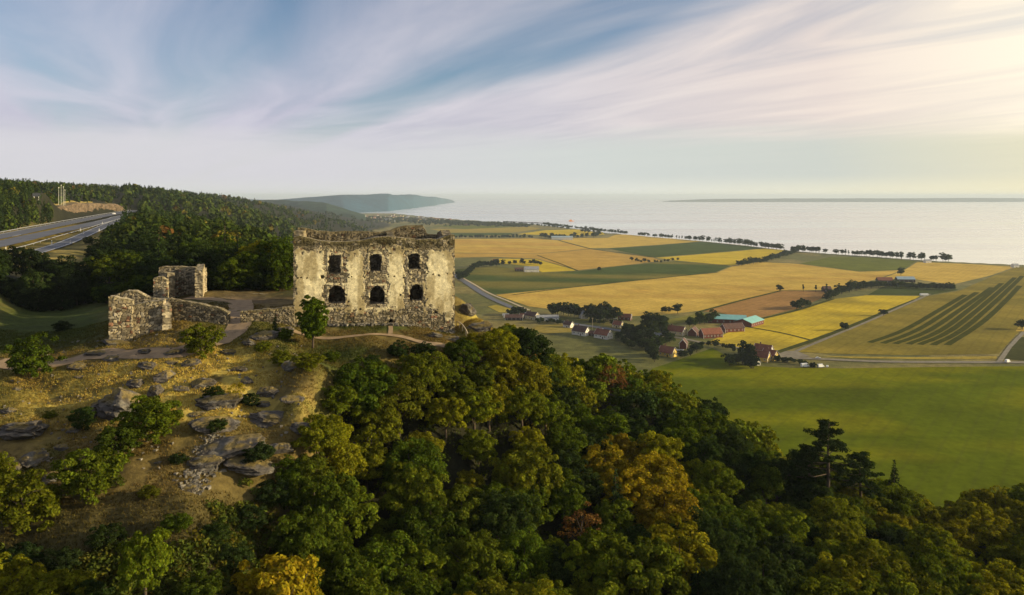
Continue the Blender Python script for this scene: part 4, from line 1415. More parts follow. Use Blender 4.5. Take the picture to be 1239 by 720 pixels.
def house(label, px, py, L, Dp, h, rh, rot, wall, roof, nwin=3, chim=1, name='house', trim=True, group='houses and barns of the plain', big=1.0):
    big = .92 if name == 'barn' else 1.05
    x, y = hit(px, py)
    z = zat(x, y)
    hs = thing(name, label, 'house' if name == 'house' else name, (x, y, z + .2), R(rot), group)
    L *= big; Dp *= big
    a, b_ = L / 2, Dp / 2
    mb = MB()
    V = [(-a, -b_, -1), (a, -b_, -1), (a, b_, -1), (-a, b_, -1), (-a, -b_, h), (a, -b_, h), (a, b_, h), (-a, b_, h), (-a, 0, h + rh), (a, 0, h + rh)]
    mb.add(V, [(0, 1, 5, 4), (2, 3, 7, 6), (1, 2, 6, 9, 5), (3, 0, 4, 8, 7), (3, 2, 1, 0)])
    put('wall', mb.mesh('wall', wall), hs)
    rb = MB()
    e = .55
    k = rh / b_
    for sg in (-1, 1):
        y0, z0, y1, z1 = sg * (b_ + e), h - e * k, 0, h + rh
        v = [(-a - e, y0, z0 + .04), (a + e, y0, z0 + .04), (a + e, y1, z1 + .04), (-a - e, y1, z1 + .04), (-a - e, y0, z0 + .34), (a + e, y0, z0 + .34), (a + e, y1, z1 + .34), (-a - e, y1, z1 + .34)]
        fcs = [(3, 2, 1, 0), (4, 5, 6, 7), (0, 1, 5, 4), (1, 2, 6, 5), (3, 0, 4, 7), (2, 3, 7, 6)]
        rb.add(v, fcs if sg < 0 else [tuple(reversed(f)) for f in fcs])
    ro = put('roof', rb.mesh('roof', roof), hs)
    for c in range(chim):
        put('chimney', MB().box((0, 0, 0), (.9, .9, 2.2)).box((0, 0, 1.15), (1.1, 1.1, .25)).mesh('chimney', M_tiledark), ro, (-a * .4 + c * a * .8, .5, h + rh + .5))
    if trim:
        tb = MB()
        for sx_ in (-1, 1):
            for sy_ in (-1, 1):
                tb.box((sx_ * (a + .02), sy_ * (b_ + .02), h / 2 - .3), (.3, .3, h + .4))
        for sx_ in (-1, 1):
            for sg in (-1, 1):
                tb.tube([(sx_ * (a + e + .03), sg * (b_ + e), h - e * k + .2), (sx_ * (a + e + .03), 0, h + rh + .2)], [.2, .2], 4)
        tag(put('trim_board', tb.mesh('trim_board', M_trim), hs), None, None, None, 'stuff')
    zc_ = min(h * .55, 2.2)
    for i in range(nwin):
        xx = -a + L * (i + .5) / nwin
        put('window', WIN, hs, (xx, -b_, zc_))
    put('door', DOOR, hs, (-a + L * (.5 if nwin % 2 == 0 else .5 + .5 / max(nwin, 1)), -b_ - .02, 1.0))
    for yy in ((-b_ * .45, b_ * .45) if nwin else ()):
        put('window', WIN, hs, (a, yy, zc_), R(90))
    if rh > 3.4 and nwin:
        put('window', WIN, hs, (a, 0, h + rh * .3), R(90))
    return hs


house('cream gabled house with brown roof where the road enters the village', 644, 386, 15, 9, 4.5, 4, -42, M_cream, M_tiledark)
house('long low white building beside the cream gabled house', 662, 387.5, 25, 8, 3.6, 2.4, 8, M_white, M_greyroof, 5, 0)
house('dark low outbuilding beside the village road', 622, 387, 20, 8, 3.2, 3, -4, M_darkwall, M_tiledark, 4, 0)
house('brown shed between the outbuilding and cream house', 634, 385, 10, 7, 3, 2.6, 15, M_darkwall, M_tile, 2, 0)
house('tiny white shed at the edge of the wood', 612, 384, 6, 5, 2.6, 1.8, 0, M_white, M_greyroof, 1, 0)
house('small white house in front of dark garden trees', 706, 385, 9, 8, 5.2, 3.8, -75, M_white, M_greyroof, 2, 1)
house('red barn with clay roof at the edge of the wheat', 756, 387, 17, 9, 3.8, 3.4, -20, M_red, M_tile, 3, 0, 'barn')
house('dark roofed house with bright white gable', 703, 405, 16, 9.5, 4.3, 4.6, -40, M_white, M_tiledark, 3, 1)
house('red roofed house with white gable near the wood', 730, 409, 16, 9.5, 4.2, 4.6, -44, M_white, M_tile, 3, 1)
house('cream gabled farmhouse with brown roof beside the red barns', 817, 404.5, 21, 10, 4.4, 4.6, -38, M_cream, M_tile, 4, 1)
house('small dark red barn with white gable boards', 839, 405.5, 13, 10, 3.8, 4.6, 62, M_red, M_tiledark, 2, 0, 'barn')
house('long red barn with white window frames facing the yellow field', 860, 408, 25, 11, 4.4, 5, 16, M_red, M_tile, 6, 0, 'barn')
house('dark red barn between the long barn and the teal roof', 886, 401, 27, 11, 4.2, 4.6, 18, M_red, M_tiledark, 5, 0, 'barn')
house('small house with dark red roof and yellow gable below the barns', 808, 430.5, 14, 9, 3.8, 4.8, -44, M_yellow, M_tile, 3, 1)
house('white annex next to the yellow gabled house', 823, 428.5, 5, 4, 2.6, 1.5, -14, M_white, M_greyroof, 1, 0)
house('narrow dark red gabled house with white corner boards', 827, 421, 9, 6.5, 5, 4, 70, M_red, M_tiledark, 2, 0)
house('main red roofed wing of the yellow farmhouse', 917, 436, 19, 9, 4.2, 4.6, -36, M_yellow, M_tile, 4, 1)
house('yellow gabled wing at the end of the farmhouse', 932, 434.5, 12, 8, 4.2, 4.4, -52, M_yellow, M_tile, 3, 1)
house('back wing of the farmhouse with brown roof and white gable', 924, 429, 15, 8, 5, 4.4, -40, M_white, M_tile, 3, 1)
house('little white gabled porch house below the farmhouse tree', 915, 441.5, 5, 4, 3, 2.6, -60, M_white, M_tiledark, 1, 0)
house('pale farm hall among trees far out on the plain', 680, 290, 90, 24, 9, 5, 2, M_white, M_blueroof, 8, 0, 'barn', False)
house('white roofed barn beyond the castle corner', 643, 329, 32, 16, 6, 5, 6, M_white, M_greyroof, 4, 0, 'barn', False)
house('low dark annex of the white roofed barn', 628, 328, 18, 10, 4, 3, 6, M_darkwall, M_tiledark, 3, 0, 'barn', False)
house('brown roofed barn behind the long hedge', 1070, 342, 30, 13, 5, 5, -4, M_darkwall, M_tile, 4, 0, 'barn', False)
house('barn with pale blue metal roof behind the long hedge', 1095, 341, 36, 14, 5.5, 4.5, -4, M_darkwall, M_blueroof, 4, 0, 'barn', False)
house('small white cottage with dark roof beside the village road bend', 688, 396, 9, 7, 3.4, 3.2, -38, M_white, M_tiledark, 2, 1)
house('small cream cottage with clay roof beyond the village road', 748, 396, 10, 7, 3.4, 3.4, -40, M_cream, M_tile, 2, 1)
house('small grey roofed shed in front of the cream farmhouse', 797, 409, 8, 6, 2.8, 2.4, -30, M_darkwall, M_greyroof, 1, 0)
house('small white house half hidden above the yellow gabled house', 783, 419, 9, 7, 3.4, 3.4, -40, M_white, M_tile, 2, 1)
house('small dark shed between the white gabled houses', 717, 406, 7, 5, 2.6, 2.2, -30, M_darkwall, M_tiledark, 1, 0)
house('tiny white cottage among the shore trees', 1122, 318, 15, 10, 5, 4, 10, M_white, M_greyroof, 2, 0)
house('small white cottage at the end of the shore trees', 1228, 323.5, 14, 9, 5, 4, 10, M_white, M_greyroof, 2, 0)
for i, (px, py, lb) in enumerate([(563, 273, 'dark farm building on the far strip fields'), (600, 318, 'small dark farmhouse near the far corner trees'), (1000, 353, 'small barn at the end of the long hedge')]):
    house(lb, px, py, 26 if i == 0 else 14, 10, 5, 4, 5, M_darkwall, M_tiledark, 2, 0, 'barn', False)
# the teal roofed barn: two long wings meeting in an L
x, y = hit(884, 392)
tb_ = thing('barn', 'large barn with two bright teal metal roof wings', 'barn', (x, y, zat(x, y)), R(-14), 'houses and barns of the plain')
for (cx_, cy_, L, Dp, rz_) in ((-4, 13, 44, 22, 0), (21, 0, 34, 21, 62)):
    a, b_, h, rh = L / 2, Dp / 2, 5.2, 3.6
    sub = MB().add([(-a, -b_, -1), (a, -b_, -1), (a, b_, -1), (-a, b_, -1), (-a, -b_, h), (a, -b_, h), (a, b_, h), (-a, b_, h), (-a, 0, h + rh), (a, 0, h + rh)], [(0, 1, 5, 4), (2, 3, 7, 6), (1, 2, 6, 9, 5), (3, 0, 4, 8, 7), (3, 2, 1, 0)])
    wo_ = put('wall', sub.mesh('wall', M_red), tb_, (cx_, cy_, 0), R(rz_))
    rb = MB()
    for sg in (-1, 1):
        v = [(-a - .8, sg * (b_ + .8), h - .3), (a + .8, sg * (b_ + .8), h - .3), (a + .8, 0, h + rh + .05), (-a - .8, 0, h + rh + .05)]
        v += [(q[0], q[1], q[2] + .3) for q in v]
        fcs = [(3, 2, 1, 0), (4, 5, 6, 7), (0, 1, 5, 4), (1, 2, 6, 5), (3, 0, 4, 7), (2, 3, 7, 6)]
        rb.add(v, fcs if sg < 0 else [tuple(reversed(f)) for f in fcs])
    put('roof', rb.mesh('roof', M_teal), tb_, (cx_, cy_, .02 if rz_ else 0), R(rz_))
    for i in range(6):
        put('window', WIN, wo_, (-a + L * (i + .5) / 6, -b_, 2.4))


def ordn(k):
    return ['first', 'second', 'third', 'fourth', 'fifth', 'sixth', 'seventh', 'eighth', 'ninth', 'tenth'][k] if k < 10 else '%d%s' % (k + 1, {1: 'st', 2: 'nd', 3: 'rd'}.get((k + 1) % 10, 'th') if (k + 1) not in (11, 12, 13) else 'th')


# ------------------------------------------------------------------ the far town
rg = np.random.default_rng(12)
TH = []
for wm, rm in ((M_white, M_greyroof), (M_white, M_tile), (M_cream, M_tiledark)):
    mb = MB()
    mb.add([(-6, -4.5, -2), (6, -4.5, -2), (6, 4.5, -2), (-6, 4.5, -2), (-6, -4.5, 6), (6, -4.5, 6), (6, 4.5, 6), (-6, 4.5, 6), (-6, 0, 10), (6, 0, 10)], [(0, 1, 5, 4), (2, 3, 7, 6), (1, 2, 6, 9, 5), (3, 0, 4, 8, 7), (3, 2, 1, 0)], 0)
    mb.add([(-6.5, -5, 5.8), (6.5, -5, 5.8), (6.5, 0, 10.2), (-6.5, 0, 10.2), (-6.5, 5, 5.8), (6.5, 5, 5.8)], [(0, 1, 2, 3), (3, 2, 5, 4)], 1)
    TH.append(mb.mesh('town_house', [wm, rm]))
town = []
for i in range(110):
    px = rg.uniform(415, 545) if i > 20 else rg.uniform(428, 500)
    py = 264.5 + rg.normal(0, 2.0) + (px - 470) * .012
    py = max(py, np.interp(px, [430, 472, 500, 530, 560], [261, 260.5, 263, 265.5, 268]) + .6)
    x, y = hit(px, py, 5500)
    o = put('town_house', TH[i % 3], None, (x, y, zat(x, y)), rg.uniform(-.6, .6), rg.uniform(.9, 1.7))
    tag(o, 'pale' if i % 3 != 1 else 'red roofed', 'house', 'houses of the far lakeside town')
    town.append(o)
cnt = {}
for o in sorted(town, key=lambda q: q.location.x / q.location.y):
    lb = o['label']
    cnt[lb] = cnt.get(lb, 0) + 1
    o['label'] = '%s small %s house of the far lakeside town from the escarpment side' % (ordn(cnt[lb] - 1), lb)
x, y = hit(439, 263.5, 5500)
ch = thing('church', 'white church tower rising over the far lakeside town', 'church', (x, y, zat(x, y)), 0)
put('tower', MB().box((0, 0, 11), (8, 8, 24)).mesh('tower', M_white), ch)
put('spire', MB().add([(-4.4, -4.4, 23), (4.4, -4.4, 23), (4.4, 4.4, 23), (-4.4, 4.4, 23), (0, 0, 33)], [(0, 1, 4), (1, 2, 4), (2, 3, 4), (3, 0, 4)]).mesh('spire', M_greyroof), ch)
put('nave', MB().box((14, 0, 5), (20, 11, 12)).add([(4, -6, 11), (24, -6, 11), (24, 6, 11), (4, 6, 11), (4, 0, 17), (24, 0, 17)], [(0, 1, 5, 4), (2, 3, 4, 5), (1, 2, 5), (3, 0, 4)]).mesh('nave', M_white), ch)
# breakwater and boat
bw = MB()
pA, pB = lake_pt(612, 268.3), lake_pt(656, 270.2)
n_ = 24
rgb = np.random.default_rng(4)
for k in range(n_):
    q = k / (n_ - 1)
    bw.box((pA[0] + (pB[0] - pA[0]) * q, pA[1] + (pB[1] - pA[1]) * q, .8), (16, 12 + rgb.uniform(-2, 2), 5 + rgb.uniform(-1, 2.5)), 0, rgb.uniform(-.2, .2))
tag(put('breakwater', bw.mesh('breakwater', M_darkwall)), 'thin dark stone breakwater reaching into the lake', 'breakwater')
x, y = lake_pt(691, 267.8)
bt_ = thing('boat', 'small orange boat far out on the pale lake', 'boat', (x, y, 0), .25)
hb = MB()
prof_ = [(-19, 3.2, 4.2), (-14, 4.6, 3.6), (0, 5, 3.2), (12, 4, 3.8), (20, .4, 5.2)]
vs_ = []
for (xx, wd, top) in prof_:
    vs_ += [(xx, -wd, top), (xx * .94, -wd * .6, -.6), (xx * .94, wd * .6, -.6), (xx, wd, top)]
fcs = []
for k in range(4):
    b0 = k * 4
    fcs += [(b0, b0 + 1, b0 + 5, b0 + 4), (b0 + 1, b0 + 2, b0 + 6, b0 + 5), (b0 + 2, b0 + 3, b0 + 7, b0 + 6), (b0 + 3, b0, b0 + 4, b0 + 7)]
fcs += [(3, 2, 1, 0), (16, 17, 18, 19)]
put('hull', hb.add(vs_, fcs).mesh('hull', M_orange), bt_)
put('deckhouse', MB().box((-4, 0, 6.5), (17, 6.5, 6)).box((-2, 0, 10.5), (9, 5, 3)).mesh('deckhouse', M_orange), bt_)
put('mast', MB().tube([(3, 0, 5), (3, 0, 19)], [.5, .3], 6).mesh('mast', M_trim), bt_)


# ------------------------------------------------------------------ vehicles
WHEEL = MB().tube([(0, -.12, 0), (0, .12, 0)], [.34, .34], 12).mesh('wheel', M_tyre)


def vehicle(label, px, py, L, Wd, h0, h1, van, rot, paint, cat, name, D0=800, pos=None, group='vehicles on the plain and motorway'):
    x, y = pos or hit(px, py, D0)
    z = zat(x, y) + .5
    v = thing(name, label, cat, (x, y, z), R(rot), group)
    a, w2 = L / 2, Wd / 2
    if van:
        prof_ = [(-a, .35), (-a, h1), (a * .62, h1), (a * .80, h0 + .25), (a, h0), (a, .35)]
    else:
        prof_ = [(-a, .35), (-a, h0 * .95), (-a * .78, h0), (-a * .55, h1), (a * .18, h1), (a * .48, h0), (a * .95, h0 * .85), (a, .35)]
    n = len(prof_)
    vs_ = [(p_[0], -w2 * (.86 if p_[1] > h0 else 1), p_[1]) for p_ in prof_] + [(p_[0], w2 * (.86 if p_[1] > h0 else 1), p_[1]) for p_ in prof_]
    fcs = [tuple(range(n)), tuple(range(2 * n - 1, n - 1, -1))] + [(i, i + n, (i + 1) % n + n, (i + 1) % n) for i in range(n)]
    put('body', MB().add(vs_, fcs).mesh('body', paint), v)
    wb_ = MB()
    if van:
        wb_.box((a * .56, 0, (h0 + h1) / 2 + .1), (a * .26, Wd * .9, (h1 - h0) * .5))
    else:
        wb_.box((-a * .17, 0, (h0 + h1) / 2), (a * .74, Wd * .95, (h1 - h0) * .66))
    put('window', wb_.mesh('window', M_glass), v)
    for sx_ in (-.62, .62):
        for sy_ in (-1, 1):
            put('wheel', WHEEL, v, (a * sx_, sy_ * (w2 - .06), .34))
    return v


vehicle('white motorhome parked beside the lane, nearest the farmhouse', 974, 444.5, 7.2, 2.4, 1.3, 3.1, True, 12, M_carw, 'motorhome', 'motorhome')
vehicle('white van parked second along by the dark shrubs', 993, 445, 6.2, 2.3, 1.2, 2.8, True, 20, M_carw, 'van', 'parked_van')
vehicle('small white car at the end of the parked vehicles', 1001, 444.6, 4.3, 1.8, .85, 1.45, False, 60, M_carw, 'car', 'parked_car')
vehicle('white car driving on the farm lane above the parked vehicles', 990, 434.5, 4.6, 1.8, .85, 1.45, False, -4, M_carw, 'car', 'car')
vehicle('white van standing where the lane meets the dark crop', 1219, 439, 5.6, 2.2, 1.2, 2.6, True, 30, M_carw, 'van', 'parked_van')
vehicle('white car coming down the motorway under the cutting', 0, 0, 4.8, 1.9, .9, 1.6, False, 105, M_carw, 'car', 'car', pos=on_ray(138, 690))
x, y = hit(1118, 358.2)
tr_ = thing('farm_trailer', 'long white farm trailer beside the dark green paddock', 'trailer', (x, y, zat(x, y) + .4), .1)
put('body', MB().box((0, 0, 2.2), (13, 3, 2.6)).box((0, 0, .8), (12, 1, .3)).mesh('body', M_carw), tr_)
for sx_ in (-4, -2.6, 4):
    for sy_ in (-1.2, 1.2):
        put('wheel', WHEEL, tr_, (sx_, sy_, .5), None, 1.4)
for i, (px, py, d_) in enumerate([(728, 399, 0), (744, 386.5, 0)]):
    vehicle(['white car parked by the village road', 'white car parked at the red barn'][i], px, py, 4.4, 1.8, .85, 1.45, False, 10, M_carw, 'car', 'parked_car')
x, y = hit(717, 399.5)
lp = thing('utility_pole', 'tall thin pale utility pole between the white gabled houses', 'pole', (x, y, zat(x, y)))
put('pole', MB().tube([(0, 0, 0), (0, 0, 14)], [.22, .15], 6).mesh('pole', M_timber), lp)
put('crossarm', MB().box((0, 0, 13.2), (2.2, .16, .2)).mesh('crossarm', M_timber), lp)

# ------------------------------------------------------------------ trees
def crown_np(seed, rx, rz, zc, n_cl, n_lf, leaf, rcl=(.11, .235), low=-.62, shape='round', fill=.05):
    rg_ = np.random.default_rng(seed)
    d = rg_.normal(size=(n_cl * 4, 3)); d /= np.linalg.norm(d, axis=1, keepdims=True)
    d = d[d[:, 2] > low][:n_cl]
    r = (.42 + .60 * rg_.random(len(d)) ** .6)
    lob = .58 + .84 * fbm(d[:, 0] * 1.4 + seed, d[:, 1] * 1.4 + d[:, 2] * 1.1, 2, seed)
    if shape == 'tall':
        lob = lob * (1 - .25 * np.abs(d[:, 2]))
    cc = d * (r * lob)[:, None] * np.array((rx, rx, rz)) + np.array((0, 0, zc))
    rc = rx * (rcl[0] + (rcl[1] - rcl[0]) * rg_.random(len(d)))
    out_d = np.repeat(d, n_lf, 0)
    k = rg_.normal(size=(len(d) * n_lf, 3)); k /= np.linalg.norm(k, axis=1, keepdims=True)
    k[:, 2] = np.where(k[:, 2] < -.35, -k[:, 2], k[:, 2])
    rad = np.repeat(rc, n_lf) * (.55 + .5 * rg_.random(len(k)) ** .5)
    pos = np.repeat(cc, n_lf, 0) + k * rad[:, None] * np.array((1, 1, .8))
    nf = int(len(pos) * fill)
    fd = rg_.normal(size=(nf, 3)); fd /= np.linalg.norm(fd, axis=1, keepdims=True)
    fp = fd * (rg_.random(nf) ** .5 * .75)[:, None] * np.array((rx, rx, rz)) + np.array((0, 0, zc))
    pos = np.concatenate([pos, fp]); k = np.concatenate([k, fd]); out_d = np.concatenate([out_d, fd])
    global CT
    ct_ = np.concatenate([np.repeat(.62 + .76 * rg_.random(len(d)), n_lf), np.ones(nf)])
    CT = np.repeat(np.repeat(ct_[:, None], 3, 1), 4, 0)
    n = len(pos)
    nrm = k * .8 + out_d * .35 + rg_.normal(size=(n, 3)) * .55 + np.array((0, 0, .25))
    return quads_at(pos, nrm, leaf * (.65 + .7 * rg_.random(n)), rg_)


def quads_at(pos, nrm, size, rg_, asp=.62):
    n = len(pos)
    nrm = nrm / np.maximum(np.linalg.norm(nrm, axis=1, keepdims=True), 1e-6)
    a = np.cross(nrm, rg_.normal(size=(n, 3))); a /= np.maximum(np.linalg.norm(a, axis=1, keepdims=True), 1e-6)
    b_ = np.cross(nrm, a)
    a = a * size[:, None]; b_ = b_ * size[:, None] * asp
    V = np.stack([pos - a, pos - b_ + nrm * size[:, None] * .12, pos + a, pos + b_ + nrm * size[:, None] * .12], 1).reshape(-1, 3)
    return V, np.arange(4 * n).reshape(n, 4)


def trunk_mb(seed, h, r, rx, zc, rz, limbs=6):
    rg_ = random.Random(seed)
    mb = MB()
    lean = [rg_.uniform(-.25, .25) for _ in range(2)]
    pts_ = [(0, 0, -1.0), (0, 0, 0), (lean[0] * .5, lean[1] * .5, h * .3), (lean[0], lean[1], h * .62), (lean[0] * 1.3, lean[1] * 1.3, h * .9)]
    mb.tube(pts_, [r * 1.4, r * 1.15, r * .85, r * .5, r * .12], 7)
    for i in range(limbs):
        a = i * 2.4 + rg_.uniform(-.4, .4)
        z0 = h * rg_.uniform(.26, .6)
        ex = rx * rg_.uniform(.55, .85)
        z1 = zc + rz * rg_.uniform(-.3, .55)
        mb.tube([(lean[0] * .7, lean[1] * .7, z0), (ex * .5 * math.cos(a), ex * .5 * math.sin(a), (z0 + z1) / 2 + .3), (ex * math.cos(a), ex * math.sin(a), z1)], [r * .45, r * .28, r * .07], 5)
    return mb


class Kind:
    pass


def make_kind(name, seed, h, rx, rz, zc, n_cl, n_lf, leaf, r, mat=None, bark=None, **kw):
    k = Kind()
    V, Q = crown_np(seed, rx, rz, zc, n_cl, n_lf, leaf, **kw)
    k.crown = mesh_np('crown', V, Q, mat or M_leaf, False, CT)
    k.trunk = trunk_mb(seed, h, r, rx, zc, rz).mesh('trunk', bark or M_bark, True)
    k.name, k.h, k.rx = name, h, rx
    return k


BROAD = [make_kind('broadleaf_tree', 200 + i, 9.0, [3.6, 4.0, 3.3, 4.2, 3.7, 3.5, 4.1, 3.4][i], [3.2, 3.3, 3.7, 3.1, 3.5, 3.8, 3.3, 3.4][i], 5.6, [118, 132, 108, 138, 120, 112, 130, 118][i], 90, [.18, .17, .19, .165, .195, .18, .17, .175][i], .24,
                   shape='tall' if i in (2, 5) else 'round') for i in range(8)]
EGG = make_kind('broadleaf_tree', 260, 9.0, 2.5, 4.1, 4.9, 210, 70, .17, .2, shape='tall', low=-.9, fill=.2)
BUSH = [make_kind('bush', 300 + i, 4.6, 2.7, 2.3, 2.5, 100, 80, .145, .12, low=-.85) for i in range(4)]
THIN = [make_kind('bare_tree', 330, 8.5, 3.2, 3.4, 5.2, 46, 26, .17, .16, fill=.02), ]


def conifer_np(seed, h, r0, n_w, leaf, per=26):
    rg_ = np.random.default_rng(seed)
    P, N = [], []
    for w_ in range(n_w):
        q = w_ / (n_w - 1)
        z = h * (.10 + .88 * q)
        rr = r0 * (1 - q) ** .85 + .12
        nb = max(4, int(9 * (1 - q) + 4))
        for b_ in range(nb):
            a = rg_.random() * 6.28
            ln = rr * (.75 + .45 * rg_.random())
            m_ = max(4, int(per * (ln / r0)))
            tq = rg_.random(m_) ** .7
            P.append(np.stack([np.cos(a) * ln * tq + rg_.normal(0, .12, m_), np.sin(a) * ln * tq + rg_.normal(0, .12, m_), z - .28 * ln * tq + rg_.normal(0, .10, m_)], -1))
            N.append(np.stack([np.cos(a) * .4 + rg_.normal(0, .5, m_), np.sin(a) * .4 + rg_.normal(0, .5, m_), .8 + rg_.normal(0, .4, m_)], -1))
    P = np.concatenate(P); N = np.concatenate(N)
    return quads_at(P, N, leaf * (.7 + .6 * rg_.random(len(P))), rg_, .5)


def make_conifer(name, seed, h, r0, n_w, leaf, per=26):
    k = Kind()
    V, Q = conifer_np(seed, h, r0, n_w, leaf, per)
    k.crown = mesh_np('crown', V, Q, M_needle, False, np.ones((len(V), 3)))
    k.trunk = MB().tube([(0, 0, -1), (0, 0, 0), (0, 0, h * .5), (0, 0, h * .97)], [.24, .2, .13, .03], 7).mesh('trunk', M_bark, True)
    k.name, k.h, k.rx = name, h, r0
    return k


SPRUCE = [make_conifer('spruce_tree', 400 + i, 12.0, [2.5, 2.1, 2.8][i], 22, .24) for i in range(3)]


def make_pine(seed, h):
    rg_ = np.random.default_rng(seed)
    k = Kind()
    mb = MB()
    mb.tube([(0, 0, -1.5), (0, 0, 0), (.2, 0, h * .35), (.05, .15, h * .7), (.3, .1, h * .97)], [.42, .36, .28, .18, .05], 8)
    P, N = [], []
    nb = 26
    for i in range(nb):
        q = i / (nb - 1)
        z0 = h * (.36 + .58 * q)
        a = i * 2.4 + rg_.uniform(-.4, .4)
        ln = (4.2 * (1 - q) ** .6 + 1.1) * rg_.uniform(.55, 1.15)
        e = np.array((math.cos(a) * ln, math.sin(a) * ln, z0 + .18 * ln))
        mb.tube([(.12, .08, z0), (e[0] * .6, e[1] * .6, z0 + .02 * ln), tuple(e)], [.10, .06, .02], 5)
        for c in range(3):
            cpos = e * np.array((1 - .28 * c, 1 - .28 * c, 1)) + rg_.normal(0, .25, 3)
            m_ = 95
            d = rg_.normal(size=(m_, 3)); d /= np.linalg.norm(d, axis=1, keepdims=True)
            P.append(cpos + d * rg_.uniform(.55, 1.0) * np.array((1.15, 1.15, .42)) * (.5 + .5 * rg_.random((m_, 1))))
            N.append(d + np.array((0, 0, .6)) + rg_.normal(0, .5, (m_, 3)))
    P = np.concatenate(P); N = np.concatenate(N)
    V, Q = quads_at(P, N, .23 * (.6 + .8 * rg_.random(len(P))), rg_, .42)
    k.crown = mesh_np('crown', V, Q, M_needle, False, np.ones((len(V), 3)))
    k.trunk = mb.mesh('trunk', M_bark, True)
    k.name, k.h, k.rx = 'pine_tree', h, 4
    return k


PINE = [make_pine(501, 16.0), make_pine(502, 13.0)]

TINT = {'green': (.060, .092, .008), 'leafy green': (.092, .122, .009), 'olive green': (.112, .130, .009), 'yellow green': (.165, .168, .009), 'golden': (.225, .185, .010), 'rusty brown': (.15, .085, .025),
        'dark green': (.030, .050, .012), 'deep_green': (.020, .033, .010)}  # last entry is the deepest tree green
RT = random.Random(77)


def tree(kind, x, y, sc, tint, z=None, sink=.15, sq=None, label=None, cat='tree', group=None, name=None):
    if z is None:
        z = zat(x, y)
    s_ = sc if sq is None else sc
    t_ = thing(name or kind.name, label, cat, (x, y, z - sink), RT.uniform(0, 6.28), group, (s_ * (sq or 1), s_ * (sq or 1), s_))
    c = TINT[tint] if isinstance(tint, str) else tint
    v = RT.uniform(.82, 1.2)
    put('trunk', kind.trunk, t_)
    co = put('crown', kind.crown, t_)
    co.color = (c[0] * v, c[1] * v * RT.uniform(.94, 1.05), c[2], 1)
    return t_


def proj(x, y, z):
    return CX + F * x / y, HZ - (z - H) / y * F


# --- the big wood under the castle
ZONES = [(610, 405, 'beside the bank at the castle corner'), (520, 430, 'under the footpath below the castle facade'), (430, 470, 'below the grassy bank by the tall lone tree'),
         (395, 520, 'at the wood edge beside the golden slope'), (350, 575, 'at the rim of the dark gully'), (330, 640, 'under the pale scree'), (330, 700, 'in the corner below the gully'),
         (505, 520, 'around the tall golden tree in mid wood'), (600, 480, 'in the dense slope under the castle corner'), (690, 430, 'under the two white gabled houses'), (760, 450, 'below the yellow gabled house'),
         (830, 470, 'at the wood edge under the meadow'), (740, 520, 'above the big golden tree'), (820, 560, 'between the big golden tree and the meadow edge'), (900, 520, 'where the wood meets the green meadow'),
         (745, 580, 'around the big golden tree'), (690, 630, 'beside the rusty bare tree'), (600, 580, 'in the hollow of the middle wood'), (540, 620, 'in the lower middle wood'), (460, 600, 'beside the golden tree by the gully'),
         (450, 680, 'along the bottom edge below the golden tree'), (570, 690, 'along the bottom edge of the middle wood'), (700, 700, 'along the bottom edge under the rusty tree'), (830, 650, 'below the small yellow birch'),
         (930, 600, 'on the slope beneath the tall pine'), (1020, 590, 'around the foot of the tall pine'), (1100, 600, 'beside the lone small spruce'), (1200, 600, 'under the far end of the meadow'),
         (950, 690, 'along the bottom edge under the pine'), (1080, 690, 'along the bottom edge below the spruce'), (1190, 690, 'in the bottom corner under the meadow'), (1200, 645, 'in the thick lower wood below the meadow')]
SPOT = [(742, 560, 34, 'golden'), (795, 600, 36, 'golden'), (770, 570, 30, 'golden'), (508, 518, 20, 'golden'), (520, 505, 16, 'golden'), (378, 590, 20, 'golden'), (340, 705, 24, 'golden'), (690, 622, 18, 'rusty brown'),
        (655, 412, 14, 'golden'), (632, 435, 14, 'rusty brown'), (740, 455, 16, 'rusty brown'), (850, 600, 12, 'yellow green'), (800, 640, 20, 'yellow green'), (820, 690, 24, 'yellow green')]
PXL = [320, 350, 400, 420, 470, 500, 540, 560, 590, 620, 700, 760, 800, 830, 900, 950, 1000, 1060, 1240, 1420]
LIM = [596, 545, 480, 446, 432, 424, 417, 408, 398, 391, 407, 420, 431, 452, 497, 530, 552, 570, 578, 580]
rg = np.random.default_rng(2024)
Nc = 40000
pxs = rg.uniform(290, 1400, Nc); ds = np.sqrt(rg.uniform(52 ** 2, 182 ** 2, Nc))
xs = (pxs - CX) / F * ds; zs = zw(xs, ds)
slp = np.hypot(zw(xs + .7, ds) - zs, zw(xs, ds + .7) - zs) / .7
edg = np.interp(ds, [0, 60, 75, 90, 100, 110, 116, 120, 126, 135, 145, 186], [318, 320, 338, 385, 402, 425, 480, 545, 590, 612, 608, 600])
mx = np.interp(pxs, [560, 620, 700, 790, 830, 900, 960, 1060, 1240, 1420], [150, 162, 182, 190, 184, 168, 152, 146, 146, 146])
lim_ = np.interp(pxs, PXL, LIM)
room = (H - (lim_ - HZ) / F * ds - zs + 1.0) / 9.3
keepc = (pxs > edg + 3) & (ds < mx) & (room > .42) & (rg.random(Nc) < np.sqrt(1 + slp ** 2) / 3.2)
cells = {}
cand = []
